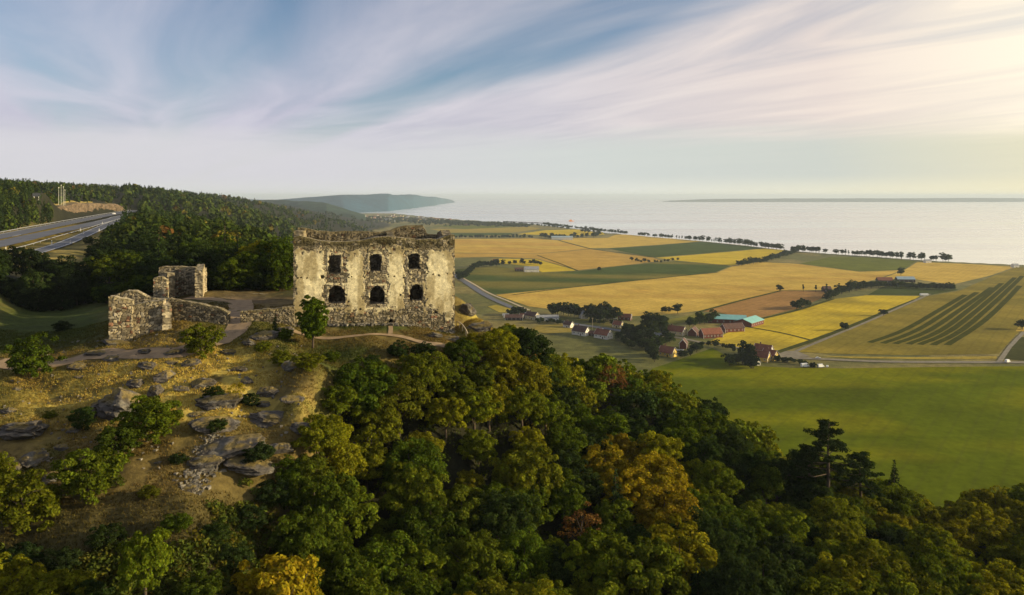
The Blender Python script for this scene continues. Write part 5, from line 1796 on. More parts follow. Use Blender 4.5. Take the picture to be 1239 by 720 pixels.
for i in np.where(keepc)[0]:
    md = 3.9 + 1.5 * hash2(np.array([i]), np.array([3]), 4)[0] + .5 * (ds[i] < 80)
    p_ = np.array((xs[i], ds[i], zs[i]))
    kx, ky = int(xs[i] // 6), int(ds[i] // 6)
    bad = False
    for ax in (-1, 0, 1):
        for ay in (-1, 0, 1):
            for q in cells.get((kx + ax, ky + ay), ()):
                if ((p_ - q) ** 2).sum() < md * md:
                    bad = True
    if bad:
        continue
    cells.setdefault((kx, ky), []).append(p_)
    cand.append(i)
import sys
# the 300 that show largest stand as single trees, the rest behind them as one mass
cand.sort(key=lambda i: ds[i])
print('wood', len(cand), file=sys.stderr)
wood_trees = []
rest = []
for ci, i in enumerate(cand):
    x, y, z = xs[i], ds[i], zs[i]
    nz_ = float(fbm(np.array([x / 13.]), np.array([y / 13.]), 3, 33)[0]) + RT.uniform(-.12, .12)
    tint = 'dark green' if nz_ < .30 else 'green' if nz_ < .42 else 'leafy green' if nz_ < .53 else 'olive green' if nz_ < .62 else 'yellow green'
    sc = min(RT.choice((RT.uniform(.58, .85), RT.uniform(.8, 1.12))), room[i])
    px, py = proj(x, y, z + 5 * sc)
    if px > 930 and tint in ('green',) and RT.random() < .6:
        tint = 'olive green'
    if 850 < px < 1000 and py > 500 and RT.random() < .5:
        tint = 'dark green'
    for (sx_, sy_, rr, tn) in SPOT:
        if math.hypot(px - sx_, py - sy_) < rr * .85 and RT.random() < .85:
            tint = tn
    kd = BROAD[RT.randrange(8)]
    if tint == 'rusty brown':
        kd = THIN[0]
    elif RT.random() < .04 and tint in ('green', 'dark green', 'leafy green'):
        kd = SPRUCE[RT.randrange(3)]; sc *= .8; tint = 'dark green'
    if ci >= 285 and kd.name == 'broadleaf_tree':
        rest.append((x, y, z, sc, tint))
        continue
    zone = min(ZONES, key=lambda q: math.hypot(px - q[0], py - q[1]))[2]
    wood_trees.append((tree(kd, x, y, sc, tint, z, 1.0 if kd.name != 'spruce_tree' else .3, RT.uniform(.92, 1.12), group='trees of the wood below the castle'), tint, kd.name, zone, py))
if rest:
    Vs, Qs, Cs, nb_ = [], [], [], 0
    protoV = [crown_np(900 + i, 3.7, 3.3, 5.6, 70, 30, .30) for i in range(4)]
    for (x, y, z, sc, tint) in rest:
        V, Q = protoV[RT.randrange(4)]
        a = RT.uniform(0, 6.28); ca, sa = math.cos(a), math.sin(a)
        v = V * sc
        v = np.stack([v[:, 0] * ca - v[:, 1] * sa + x, v[:, 0] * sa + v[:, 1] * ca + y, v[:, 2] + z - 1.0], -1)
        Vs.append(v); Qs.append(Q + nb_); nb_ += len(V)
        vv = RT.uniform(.8, 1.2)
        Cs.append(np.tile(np.array(TINT[tint]) * vv, (len(V), 1)))
    o = put('wood_canopy', mesh_np('wood_canopy', np.concatenate(Vs), np.concatenate(Qs), M_wood_far, False, np.concatenate(Cs)))
    tag(o, 'mass of green trees along the far edge of the wood below the castle', 'wood', None, 'stuff')


def rank_labels(items, noun=None):
    """items: (object, tint, kind name, zone, py): one label each, told apart by colour, place and height on the slope"""
    groups = {}
    for it in items:
        groups.setdefault((it[1], it[2], it[3]), []).append(it)
    ORD = ['lowest', 'second lowest', 'third lowest', 'fourth lowest', 'fifth lowest', 'sixth lowest', 'seventh lowest', 'eighth lowest', 'ninth lowest', 'tenth lowest']
    NOUN = {'broadleaf_tree': 'broadleaf tree', 'bare_tree': 'sparse leaved tree', 'spruce_tree': 'spruce', 'pine_tree': 'pine', 'bush': 'bush', 'far_tree': 'tree'}
    for (tn, kn, zn), l in groups.items():
        l.sort(key=lambda q: -q[4])
        for i, it in enumerate(l):
            if len(l) == 1:
                r_ = ''
            elif i == len(l) - 1:
                r_ = 'highest '
            else:
                r_ = (ORD[i] if i < len(ORD) else ordn(i) + ' lowest') + ' '
            it[0]['label'] = (r_ + tn + ' ' + NOUN.get(kn, noun or 'tree') + ' ' + zn)


rank_labels(wood_trees)

# --- single trees and bushes that stand out
px, Dd = 1001, 118
x, y = on_ray(px, Dd)
tree(PINE[0], x, y, .94, 'deep_green', H - (618 - HZ) / F * Dd, label='tall dark pine standing above the wood against the green meadow', name='pine_tree')
x, y = on_ray(1040, 121)
tree(PINE[1], x, y, .80, 'deep_green', H - (622 - HZ) / F * 121, label='lower dark pine leaning out beside the tall pine', name='pine_tree')
x, y = on_ray(978, 120)
tree(PINE[1], x, y, .86, 'deep_green', H - (620 - HZ) / F * 120, label='dark pine close behind the tall pine on the village side', name='pine_tree')
x, y = on_ray(1082, 128)
tree(SPRUCE[1], x, y, .80, 'deep_green', H - (622 - HZ) / F * 128, label='small pointed dark spruce alone before the green meadow', name='spruce_tree')
SINGLE = [  # px, base row, kind, height m, width factor, tint, label
    (378.5, 421, EGG, 9.0, .88, 'green', 'tall narrow green tree in front of the castle facade'),
    (243, 431, BUSH[0], 5.2, 1.0, 'olive green', 'round green bush beside the path below the gate tower'),
    (38, 459, BUSH[1], 6.2, .95, 'green', 'dense dark green bush in the dry grass beside the track bend'),
    (178, 536, BUSH[2], 5.8, 1.1, 'leafy green', 'large leafy shrub in front of the biggest grey outcrop'),
    (142, 557, BUSH[3], 4.2, 1.0, 'green', 'low green shrub below the large leafy shrub'),
    (106, 602, BUSH[0], 5.3, 1.05, 'leafy green', 'leafy shrub halfway down the dry slope'),
    (97, 520, BUSH[3], 3.0, .9, 'dark green', 'small dark shrub on the near side of the biggest outcrop'),
    (24, 644, BUSH[1], 5.8, 1.05, 'olive green', 'bright olive shrub at the photo edge above the dark corner'),
    (-8, 590, BUSH[2], 4.0, 1.0, 'olive green', 'shrub half out of view beside the broken edge rock'),
    (176, 745, BROAD[5], 7.4, .78, 'leafy green', 'young leafy tree at the bottom edge below the dry slope'),
    (240, 735, BUSH[2], 3.0, 1.2, 'green', 'spreading bush beside the young leafy tree at the bottom edge'),
    (62, 748, BUSH[3], 4.0, 1.2, 'olive green', 'broad olive bush in the dark bottom corner'),
    (0, 735, BUSH[0], 4.4, 1.1, 'yellow green', 'yellowish bush at the very bottom corner of the photo'),
    (110, 742, BUSH[1], 2.6, 1.2, 'dark green', 'low dark bush along the bottom edge near the corner'),
    (285, 492, THIN[0], 3.6, .8, 'golden', 'bare golden twiggy shrub on the wide dark ledge'),
    (300, 492, BUSH[3], 1.8, 1.3, 'dark green', 'dark low bush under the golden twiggy shrub'),
    (258, 484, BUSH[1], 1.8, 1.5, 'dark green', 'dark flat bush on the wide dark ledge'),
    (345, 412, BUSH[2], 2.2, 1.0, 'green', 'small bush between the low wall and the tall narrow tree'),
    (333, 404, SPRUCE[1], 3.6, 1.0, 'dark green', 'small dark conifer by the low wall near the castle corner'),
    (372, 446, BUSH[0], 2.4, 1.6, 'olive green', 'wide olive bush at the foot of the tall narrow tree'),
    (400, 436, BUSH[3], 1.5, 1.6, 'green', 'low green bush on the bank under the footpath'),
    (340, 440, BUSH[1], 2.0, 1.5, 'olive green', 'scrubby olive bush on the slope above the gully'),
    (318, 425, BUSH[2], 1.7, 1.5, 'olive green', 'low olive scrub at the top of the bank beside the path'),
    (482, 432, BUSH[1], 2.6, 1.3, 'dark green', 'dark bush on the bank under the castle doorway'),
    (512, 433, BUSH[0], 2.6, 1.3, 'dark green', 'dark bush under the end of the footpath'),
    (76, 401, BUSH[2], 2.2, 1.5, 'deep_green', 'dark bush alone on the shaded green field'),
    (47, 325, BUSH[1], 5.2, 1.0, 'dark green', 'lone dark tree on the dry meadow beside the slip road'),
    (108, 296, BUSH[0], 4, 1.0, 'dark green', 'small dark bush on the meadow near the slip road bend'),
    (262, 522, BUSH[2], 1.6, 1.6, 'dark green', 'dark scrub on the flat topped rock'),
    (312, 560, BUSH[0], 2.4, 1.6, 'dark green', 'dark scrub in the gully under the smooth slab'),
    (350, 585, BUSH[1], 2.8, 1.3, 'green', 'green scrub at the foot of the gully cliff'),
    (330, 610, BUSH[3], 2.6, 1.5, 'dark green', 'dark bush in the shadowed bottom of the gully'),
    (612, 408, BUSH[1], 4.2, 1.4, 'olive green', 'rounded olive bush on the bank beyond the castle corner'),
    (590, 372, BUSH[2], 3.2, 1.4, 'green', 'green bush behind the pale rocks beyond the castle corner'),
    (568, 362, BUSH[3], 3.2, 1.3, 'green', 'green bush tucked behind the castle corner'),
    (575, 420, BUSH[0], 2.2, 1.6, 'olive green', 'low olive bush on the bank under the flat rock'),
    (300, 640, BUSH[0], 2.6, 1.3, 'dark green', 'dark scrub bush below the scree, nearest the wood'),
    (262, 655, BUSH[1], 2.0, 1.5, 'dark green', 'low dark scrub under the pale scree'),
    (215, 640, BUSH[2], 1.7, 1.5, 'green', 'flat green scrub between the scree and the young leafy tree'),
    (285, 690, BUSH[3], 2.6, 1.3, 'dark green', 'dark bush between the scree and the bottom edge'),
    (130, 660, BUSH[1], 2.0, 1.5, 'dark green', 'dark scrub in the shaded hollow above the young leafy tree'),
    (75, 690, BUSH[0], 2.2, 1.4, 'dark green', 'dark scrub over the broad olive bush in the corner'),
    (60, 610, BUSH[2], 1.6, 1.4, 'green', 'low green scrub between the leafy shrub and the olive shrub'),
    (20, 690, BUSH[3], 2.4, 1.3, 'dark green', 'dark scrub under the bright olive shrub at the photo edge'),
    (180, 600, BUSH[1], 1.2, 1.6, 'olive green', 'tiny olive scrub in the middle of the lower slope'),
    (215, 560, BUSH[0], 1.2, 1.6, 'dark green', 'tiny dark scrub beside the head of the scree'),
    (150, 500, BUSH[2], 1.8, 1.2, 'green', 'green scrub growing at the foot of the biggest outcrop'),
    (60, 505, BUSH[1], 1.0, 1.6, 'olive green', 'tiny olive scrub above the long flat slab'),
    (425, 455, BUSH[2], 1.8, 1.5, 'green', 'green bush low on the grassy bank under the footpath'),
    (450, 440, BUSH[0], 1.6, 1.6, 'dark green', 'dark bush midway along the bank under the facade'),
    (548, 428, BUSH[3], 2.0, 1.5, 'green', 'green bush on the bank where the footpath ends'),
    (210, 510, BUSH[3], 1.4, 1.5, 'olive green', 'tiny scrub on the golden grass beside the large shrub'),
]
for (px, pb, kd, hgt, wf_, tn, lb) in SINGLE:
    x, y = ground_hit(px, pb, 40)
    k_ = hgt / (9.3 if kd.name == 'broadleaf_tree' else kd.h if kd.name != 'bush' else 5.2)
    nm = 'bush' if (kd.name == 'bush' or 'shrub' in lb or 'bush' in lb) else kd.name
    tree(kd, x, y, k_, tn, None, .25, wf_, label=lb, cat='bush' if nm == 'bush' else 'tree', name=nm)

# --- wood behind the forecourt and round the shaded field
HZN = [(30, 350, 'behind the shaded green field'), (105, 335, 'in the dark row beside the gate tower'), (150, 300, 'behind the stepped gate tower by the meadow'), (200, 300, 'behind the smaller tower ruin'),
       (260, 320, 'behind the long low wall'), (325, 325, 'beside the castle facade corner'), (180, 270, 'on the hillside under the conifer ridge'), (250, 280, 'on the middle of the wooded hillside'), (320, 290, 'on the hillside above the castle corner'), (-10, 340, 'at the photo edge behind the shaded field')]
hill_trees = []
rg = np.random.default_rng(99)
taken = []
for _ in range(7000):
    u_ = rg.uniform(-.78, -.28); Dd = math.sqrt(rg.uniform(158 ** 2, 238 ** 2))
    px = CX + F * u_
    if px > 352 and Dd < 300: continue
    if px > 375: continue
    lim = np.interp(px, [-60, 78, 84, 130, 150, 200, 260, 350], [164, 168, 174, 184, 178, 160, 158, 158])
    if Dd < lim: continue
    if px < 118 + (Dd - 200) * .02 and Dd > np.interp(px, [-60, 75, 85, 125], [188, 186, 196, 205]): continue
    if Dd > 290 and px < 140: continue
    x, y = u_ * Dd, Dd
    md = 5.0 + Dd * .009
    if any((x - q[0]) ** 2 + (y - q[1]) ** 2 < md * md for q in taken): continue
    taken.append((x, y))
    z = zat(x, y)
    sc = RT.uniform(.85, 1.35)
    if px < 128 and Dd < 200:
        sc *= .95
    nn_ = RT.random()
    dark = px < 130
    tint = ('deep_green' if nn_ < .6 else 'dark green') if dark else ('dark green' if nn_ < .42 else 'green' if nn_ < .78 else 'leafy green' if nn_ < .9 else 'olive green' if nn_ < .985 else 'yellow green')
    kd = SPRUCE[RT.randrange(3)] if RT.random() < .22 and px > 135 else BROAD[RT.randrange(8)]
    if kd.name == 'spruce_tree':
        tint = 'dark green' if not dark else 'deep_green'
    qx, qy = proj(x, y, z + 5 * sc)
    zone = min(HZN, key=lambda q: math.hypot(qx - q[0], qy - q[1]))[2]
    hill_trees.append((tree(kd, x, y, sc, tint, z, 1.6 if kd.name == 'broadleaf_tree' else .6, RT.uniform(.9, 1.15), group='trees of the wood behind the forecourt'), 'deep green' if tint == 'deep_green' else tint, kd.name, zone, qy))
    if len(hill_trees) >= 125: break
under = []
for i in range(46):
    px = 128 + 226 * (i + RT.random()) / 46
    Dd = np.interp(px, [128, 150, 185, 250, 356], [168, 164, 160, 156, 156]) + RT.uniform(0, 7)
    x, y = on_ray(px, Dd)
    z = zat(x, y)
    qx, qy = proj(x, y, z + 2)
    zone = 'under the trees ' + min(HZN, key=lambda q: math.hypot(qx - q[0], qy - q[1]))[2]
    tn = 'dark green' if RT.random() < .6 else 'green'
    under.append((tree(BUSH[RT.randrange(4)], x, y, RT.uniform(.6, 1.0), tn, z, .3, 1.2, cat='bush', group='underwood behind the forecourt'), tn, 'bush', zone, qy))
for i in range(26):
    px = -30 + 155 * (i + RT.random()) / 26
    Dd = np.interp(px, [-60, 78, 84, 130], [163, 167, 172, 180]) + RT.uniform(-1, 4)
    x, y = on_ray(px, Dd)
    z = zat(x, y)
    qx, qy = proj(x, y, z + 2)
    under.append((tree(BUSH[RT.randrange(4)], x, y, RT.uniform(.6, .95), 'deep_green', z, .3, 1.2, cat='bush', group='underwood behind the shaded field'), 'deep green', 'bush', 'at the far edge of the shaded field', qy))
rank_labels(under)
rank_labels(hill_trees)

# --- trees of the plain, small in the picture: one mesh each
def far_mesh(seed, rx, rz, zc, h, n_cl, n_lf, leaf, tall=False, bark=None):
    V, Q = crown_np(seed, rx, rz, zc, n_cl, n_lf, leaf, rcl=(.28, .42), low=-.8, fill=.25)
    tb = MB().tube([(0, 0, -1), (0, 0, h * .4), (.1, .1, h * .75)], [.4, .3, .12], 5)
    nv = len(V)
    tv = np.array(tb.V); tq = [f for f in tb.Fs if len(f) == 4]
    Qa = np.concatenate([Q, np.array(tq) + nv]); ct2 = np.concatenate([CT, np.ones((len(tv), 3))])
    mi = np.concatenate([np.zeros(len(Q), int), np.ones(len(tq), int)])
    return mesh_np('far_tree', np.concatenate([V, tv]), Qa, [M_leaf, bark or M_bark], False, ct2, mi)


FARB = [far_mesh(600 + i, [5.0, 5.6, 4.6, 5.2][i], [4.6, 4.4, 5.4, 4.0][i], [6.4, 6.0, 7.2, 5.6][i], 11, 22, 34, .80) for i in range(4)]
FART = [far_mesh(620 + i, 2.0, 5.2, 7.2, 12, 16, 30, .62) for i in range(2)]
FARS = [far_mesh(640 + i, 3.4, 2.4, 2.4, 4, 14, 30, .6) for i in range(2)]


def ftree(px, py, hgt, kinds, tint, label, name, group, wid=1.0, xy=None):
    x, y = xy or hit(px, py)
    me_ = kinds[RT.randrange(len(kinds))]
    base_h = 11.0 if kinds is FARB else 12.4 if kinds is FART else 4.8
    s_ = hgt / base_h
    o = put(name, me_, None, (x, y, zat(x, y)), RT.uniform(0, 6.28), (s_ * wid, s_ * wid, s_))
    c = TINT[tint]; v = RT.uniform(.8, 1.2)
    o.color = (c[0] * v, c[1] * v, c[2], 1)
    return tag(o, label, 'tree' if name != 'shrub' else 'shrub', group)


# belt along the shore
seg = []
SH = SHORE.copy()
CUTOFF = 1330
cum = np.concatenate([[0], np.cumsum(np.hypot(*np.diff(SH, axis=0).T))])
i0 = 7
s_ = cum[i0] + 30
while s_ < cum[-1] - 20 and len(seg) < 290:
    q = [float(np.interp(s_, cum, SH[:, j])) for j in (0, 1)]
    q[0] -= RT.uniform(0, 6); q[1] -= RT.uniform(8, 40)
    px = CX + F * q[0] / q[1]
    gap = vnoise(np.array([s_ / 60.]), np.array([3.]), 15)[0]
    if px < CUTOFF and not (gap > .86):
        zn = 'beside the far yellow field' if px < 735 else 'beside the far golden field' if px < 850 else 'behind the dark green wedge field' if px < 930 else 'behind the bright yellow field' if px < 990 else 'behind the small green field' if px < 1110 else 'behind the golden field by the far barn' if px < 1205 else 'behind the ends of the mown bands'
        tall = RT.random()
        seg.append(ftree(0, 0, RT.uniform(13, 20) * np.interp(px, [700, 900, 1239], [.95, 1.05, 1.15]), FARB if tall < .72 else FART, 'deep_green' if RT.random() < .7 else 'dark green', ('round crowned' if tall < .8 else 'slim tall') + ' shoreline tree ' + zn, 'shoreline_tree', 'trees along the lake shore', RT.uniform(.8, 1.15), tuple(q)))
    s_ += RT.uniform(7.5, 11) + (9 if px < 900 else 0)

pass
cnt = {}
for o in sorted(seg, key=lambda q: q.location.x / q.location.y):
    lb = o['label']
    cnt[lb] = cnt.get(lb, 0) + 1
    o['label'] = ordn(cnt[lb] - 1) + ' ' + lb + ' from castle side'
ROWS = [  # list of px/py polyline, number, height range, kinds, tint, label, name, jitter px
    ([(551, 288.2), (645, 288)], 26, (9, 15), FARB, 'deep_green', 'small round tree in the dotted row behind the castle', .3),
    ([(655, 288), (668, 289), (694, 288.5), (722, 287), (726, 283), (700, 281)], 26, (14, 22), FARB, 'deep_green', 'dark tree of the grove around the pale farm hall', 1.0),
    ([(500, 271.3), (560, 270.5), (612, 271), (655, 274), (690, 278)], 40, (12, 20), FARB, 'deep_green', 'dark tree of the far shore row beyond the castle', .5),
    ([(553, 341), (562, 337), (572, 327), (583, 322.5), (604, 323)], 20, (11, 17), FARB, 'deep_green', 'dark tree of the clump beside the white roofed barn', 1.2),
    ([(606, 321), (640, 319.5), (655, 321)], 10, (8, 12), FARB, 'deep_green', 'low tree behind the white roofed barn', .6),
    ([(764, 316), (776, 317.5), (800, 318), (822, 315)], 14, (6, 11), FARB, 'deep_green', 'tree of the broken hedge between the green and ochre fields', .9),
    ([(892, 322.5), (925, 318), (950, 311), (966, 305)], 34, (12, 19), FARB, 'deep_green', 'tree of the dense hedge climbing towards the shore', .6),
    ([(998, 365), (1015, 357), (1034, 352), (1052, 349), (1064, 348)], 30, (9, 16), FARB, 'deep_green', 'tree of the long hedge between the yellow and wheat fields', .9),
    ([(1062, 348), (1090, 349), (1120, 350), (1154, 351.5)], 40, (8, 13), FARB, 'dark green', 'tree of the trimmed hedge in front of the far barns', .5),
    ([(962, 375.5), (970, 373.5), (979, 371)], 6, (8, 14), FARB, 'deep_green', 'dark tree of the group at the corner of the ploughed field', .6),
    ([(665, 383), (676, 380), (694, 383), (700, 384)], 12, (12, 16), FARB, 'deep_green', 'dark garden tree behind the long low white building', .9),
    ([(714, 386), (724, 391), (733, 389), (742, 390)], 10, (13, 20), FARB, 'deep_green', 'dark tree beside the small white house', .8),
    ([(782, 400), (792, 398), (800, 404), (780, 410), (770, 413), (790, 413)], 12, (13, 20), FARB, 'deep_green', 'big dark tree between the wood and the cream farmhouse', 2.0),
    ([(833, 396), (846, 392), (858, 391), (866, 389)], 12, (9, 13), FARB, 'dark green', 'green tree in the farmyard before the teal roof', 1.6),
    ([(835, 425), (846, 424), (836, 431), (820, 433)], 9, (5, 9), FARB, 'deep_green', 'dark garden tree by the yellow gabled house', 2.0),
    ([(880, 442), (893, 441), (902, 440), (908, 446), (914, 447)], 12, (7, 12), FARB, 'deep_green', 'dark garden tree beside the yellow farmhouse', 1.8),
    ([(648, 391), (660, 391), (674, 392), (684, 394)], 8, (4, 7), FARB, 'dark green', 'garden tree along the village side of the wood', 2.0),
    ([(716, 392), (742, 394), (762, 398), (778, 402)], 12, (5, 8), FARB, 'deep_green', 'garden tree along the village road', 1.6),
    ([(770, 420), (790, 424), (800, 418), (812, 415)], 12, (6, 11), FARB, 'dark green', 'garden tree above the yellow gabled house', 2.2),
    ([(846, 418), (866, 420), (884, 424), (896, 429)], 9, (4, 8), FARB, 'deep_green', 'roadside tree along the lane to the farmhouse', 1.6),
    ([(754, 405), (764, 412), (774, 418), (786, 430), (794, 437)], 14, (7, 12), FARB, 'deep_green', 'dark tree in the village edge above the wood', 3.0),
    ([(744, 411), (752, 414), (758, 418), (768, 424)], 7, (6, 10), FARB, 'dark green', 'green tree beyond the red roofed house by the wood', 2.5),
    ([(614, 382), (625, 381), (636, 379.5)], 8, (7, 11), FARB, 'deep_green', 'dark tree behind the low outbuildings by the road', .8),
    ([(800, 379), (810, 378)], 3, (5, 8), FARB, 'deep_green', 'small tree at the edge of the great wheat field', .8),
    ([(938, 437), (948, 438.5), (959, 438.6), (981, 444), (985, 445)], 7, (3.5, 5.5), FARS, 'deep_green', 'dark shrub along the farm lane', .5),
]
for (pl, n, hr_, kinds, tn, lb, jit) in ROWS:
    kq = np.linspace(0, 1, len(pl))
    row = []
    for i in range(n):
        q = (i + .5 + RT.uniform(-.35, .35)) / n
        px = float(np.interp(q, kq, [a[0] for a in pl])) + RT.uniform(-jit, jit); py = float(np.interp(q, kq, [a[1] for a in pl])) + RT.uniform(-jit, jit) * .5
        row.append(ftree(px, py, RT.uniform(*hr_), kinds, tn, lb, 'shrub' if kinds is FARS else 'hedge_tree', 'trees and hedges of the plain', RT.uniform(.75, 1.1)))
    for i, o in enumerate(sorted(row, key=lambda q: q.location.x / q.location.y)):
        o['label'] = ordn(i) + ' ' + lb + ', from castle side'
for (px, py, h_, kinds, tn, lb, w_) in [
    (739.5, 386, 17, FART, 'deep_green', 'tall dark tree beside the red barn at the wheat edge', 1.4), (820, 379.5, 13, FARB, 'deep_green', 'lone round tree at the edge of the great wheat field', 1.0),
    (944, 352.5, 11, FARB, 'deep_green', 'lone dark tree at the top corner of the ploughed field', 1.1), (972, 353, 13, FART, 'deep_green', 'first slim tree in the line above the ploughed field', .8),
    (987, 353.5, 13, FART, 'deep_green', 'second slim tree in the line above the ploughed field', .8), (1000.5, 354, 15, FART, 'deep_green', 'third slim tree in the line above the ploughed field', .8),
    (1015, 353, 15, FART, 'deep_green', 'last slim tree in the line above the ploughed field', .8), (1022, 400, 10, FARB, 'deep_green', 'lone dark tree on the dirt track between two fields', .9),
    (1069, 382, 9, FARB, 'deep_green', 'low round tree farther along the dirt track', 1.3), (905, 437, 19, FARB, 'deep_green', 'large dark tree towering beside the yellow farmhouse', .85),
    (1237, 399, 12, FARB, 'deep_green', 'dark tree at the photo edge beside the small golden field', 1.0), (725, 328, 9, FARB, 'deep_green', 'small square dark thicket alone on the faint green field', 1.0),
    (1090, 333.5, 15, FARB, 'dark green', 'round tree between the two far barns', 1.0), (765, 408, 11, FARB, 'deep_green', 'dark tree where the village road meets the wood', 1.1),
    (758, 403, 9, FARB, 'deep_green', 'round tree beside the village road below the red barn', 1.0), (806, 411, 12, FARB, 'deep_green', 'dark tree in front of the cream gabled farmhouse', 1.0)]:
    ftree(px, py, h_, kinds, tn, lb, 'farm_tree', 'single trees of the plain', w_)

# --- the far wooded escarpment reads as one mass
rg = np.random.default_rng(321)
M0 = 26000
v_ = rg.uniform(math.log(232), math.log(3600), M0); Dd = np.exp(v_)
u_ = rg.uniform(-1.15, -.10, M0)
Dd[:5000] = rg.uniform(300, 580, 5000); u_[:5000] = rg.uniform(-1.15, -.55, 5000)
X = u_ * Dd
px = CX + F * u_
hz1 = hill_z(X, Dd); vz1 = valley_z(X, Dd)
ok = hz1 > vz1 + 3
# keep the meadow, roads and cutting clear
def near_line(A, dist):
    m_ = np.zeros(M0, bool)
    for (a, b_) in zip(A[:-1], A[1:]):
        d = np.array(b_) - np.array(a); L2 = d @ d
        tq = np.clip(((X - a[0]) * d[0] + (Dd - a[1]) * d[1]) / L2, 0, 1)
        m_ |= np.hypot(X - a[0] - tq * d[0], Dd - a[1] - tq * d[1]) < dist
    return m_
far_ext = [tuple(q) for q in far_c]
ok &= ~near_line(near_c, 17) & ~near_line(far_c, 11.5) & ~near_line(ramp, 14) & ~near_line(cut, 9)
fx = np.interp(Dd, [p_[1] for p_ in far_c], [p_[0] for p_ in far_c])      # X of the far carriageway at this distance
rx_ = np.interp(Dd, [p_[1] for p_ in ramp], [p_[0] for p_ in ramp])
between = (X > fx - 10) & (Dd < 560) & (px < np.interp(Dd, [330, 420, 480, 560], [128, 132, 140, 140]))
ok &= ~between
cutx = np.interp(Dd, [c[1] for c in cut], [c[0] for c in cut])
ok &= ~((Dd > 505) & (Dd < 880) & (X > cutx - 5) & (px < 140))
ok &= ~((Dd < 236) & (px > 120) & (px < 385))
zt_ = hz1 + 13
ok &= ~((px > 385) & (HZ - zt_ / Dd * F < np.where(px < 545, 300, 900)) & (Dd < 1500)) & ~((Dd < 175) & (px > 340)) & ~((px > 470) & (Dd > 900)) & ~((Dd < 330) & (px < 120))
nn_ = fbm(X / 70, Dd / 70, 3, 44)
ok &= rg.random(M0) < np.interp(Dd, [232, 900, 3600], [.30, .8, .75])
idx = np.where(ok)[0][:10500]
X, Dd, px, nn_ = X[idx], Dd[idx], px[idx], nn_[idx]
Zg = zw(X, Dd)
con = (rg.random(len(idx)) < np.where((X < fx[idx]) | (px < 190), .62, .34))
n = len(idx)
hgt = np.where(con, rg.uniform(8, 17, n), rg.uniform(7, 13, n)) * np.where(px < 150, .68, 1)
wid = np.where(con, hgt * rg.uniform(.17, .23, n), hgt * rg.uniform(.34, .46, n)) * np.interp(Dd, [400, 3000], [1.0, 1.5])
tone = rg.random(n)
base_c = np.where(con[:, None], np.array((.022, .038, .011)), np.array((.045, .066, .011)))
base_c = np.where(((~con) & (tone > .90))[:, None], np.array((.12, .105, .014)), base_c)
base_c = np.where(((~con) & (tone > .985))[:, None], np.array((.13, .075, .02)), base_c)
base_c = base_c * (.7 + .6 * rg.random(n))[:, None] * (.75 + .5 * nn_)[:, None]
VV, QQ, CCc, off_ = [], [], [], 0
for sel, NT_, ks in ((Dd < 620, 110, .46), (Dd >= 620, 26, 1.0)):
    x_, d_, z_, h_, w_2, c_, b_c = X[sel], Dd[sel], Zg[sel], hgt[sel], wid[sel], con[sel], base_c[sel]
    m_ = len(x_)
    tq = rg.random((m_, NT_)); ang = rg.random((m_, NT_)) * 6.283
    rr = np.where(c_[:, None], ((1 - tq) ** .8 + .04) * (.6 + .4 * rg.random((m_, NT_))), np.sqrt(np.maximum(1 - (2 * tq - 1) ** 2, .04)) * (.5 + .5 * rg.random((m_, NT_))))
    P = np.stack([x_[:, None] + np.cos(ang) * rr * w_2[:, None], d_[:, None] + np.sin(ang) * rr * w_2[:, None], z_[:, None] + h_[:, None] * (.03 + .95 * tq)], -1).reshape(-1, 3)
    Nn = np.stack([np.cos(ang), np.sin(ang), np.where(c_[:, None], .35, 1.6 * (tq - .35))], -1).reshape(-1, 3) + rg.normal(0, .35, (m_ * NT_, 3))
    sz_ = np.repeat(np.where(c_, w_2 * .62, w_2 * .52) * ks, NT_) * (.7 + .6 * rg.random(m_ * NT_)) * np.where(np.repeat(c_, NT_), (1.15 - .8 * tq.ravel()), 1)
    V, Q = quads_at(P, Nn, sz_, rg, .75)
    VV.append(V); QQ.append(Q + off_); off_ += len(V); CCc.append(np.repeat(b_c, NT_ * 4, 0))
import sys
print('far', [len(v) // 4 for v in VV], file=sys.stderr)
o = put('far_forest', mesh_np('far_forest', np.concatenate(VV), np.concatenate(QQ), M_wood_far, False, np.concatenate(CCc)))
tag(o, 'mixed conifer forest covering the far escarpment', 'forest', None, 'stuff')
# trees of the far town and lakeside plain
n = 900
px = rg.uniform(395, 640, n); py = np.interp(px, [395, 430, 500, 560, 640], [266, 262.5, 264.5, 269, 273]) + np.abs(rg.normal(0, 2.6, n)) * np.interp(px, [395, 520, 640], [1.6, 1.0, .3])
Pw = hits(np.stack([px, py], 1))
X, Dd = Pw[:, 0], Pw[:, 1]
Zg = zw(X, Dd)
hgt = rg.uniform(8, 15, n); wid = hgt * .75
NT_ = 20
tq = rg.random((n, NT_)); ang = rg.random((n, NT_)) * 6.283; rr = np.sqrt(np.maximum(1 - (2 * tq - 1) ** 2, .04))
P = np.stack([X[:, None] + np.cos(ang) * rr * wid[:, None], Dd[:, None] + np.sin(ang) * rr * wid[:, None], Zg[:, None] + hgt[:, None] * tq], -1).reshape(-1, 3)
Nn = np.stack([np.cos(ang), np.sin(ang), 1.6 * (tq - .35)], -1).reshape(-1, 3) + rg.normal(0, .35, (n * NT_, 3))
V, Q = quads_at(P, Nn, np.repeat(wid * .5, NT_), rg, .75)
o = put('far_trees', mesh_np('town_greenery', V, Q, M_wood_far, False, np.repeat(np.tile(np.array((.03, .042, .014)), (n, 1)) * (.7 + .6 * rg.random(n))[:, None], NT_ * 4, 0)))
o.name = 'town_greenery'
tag(o, 'dark mass of small trees around the far lakeside town', 'trees', None, 'stuff')

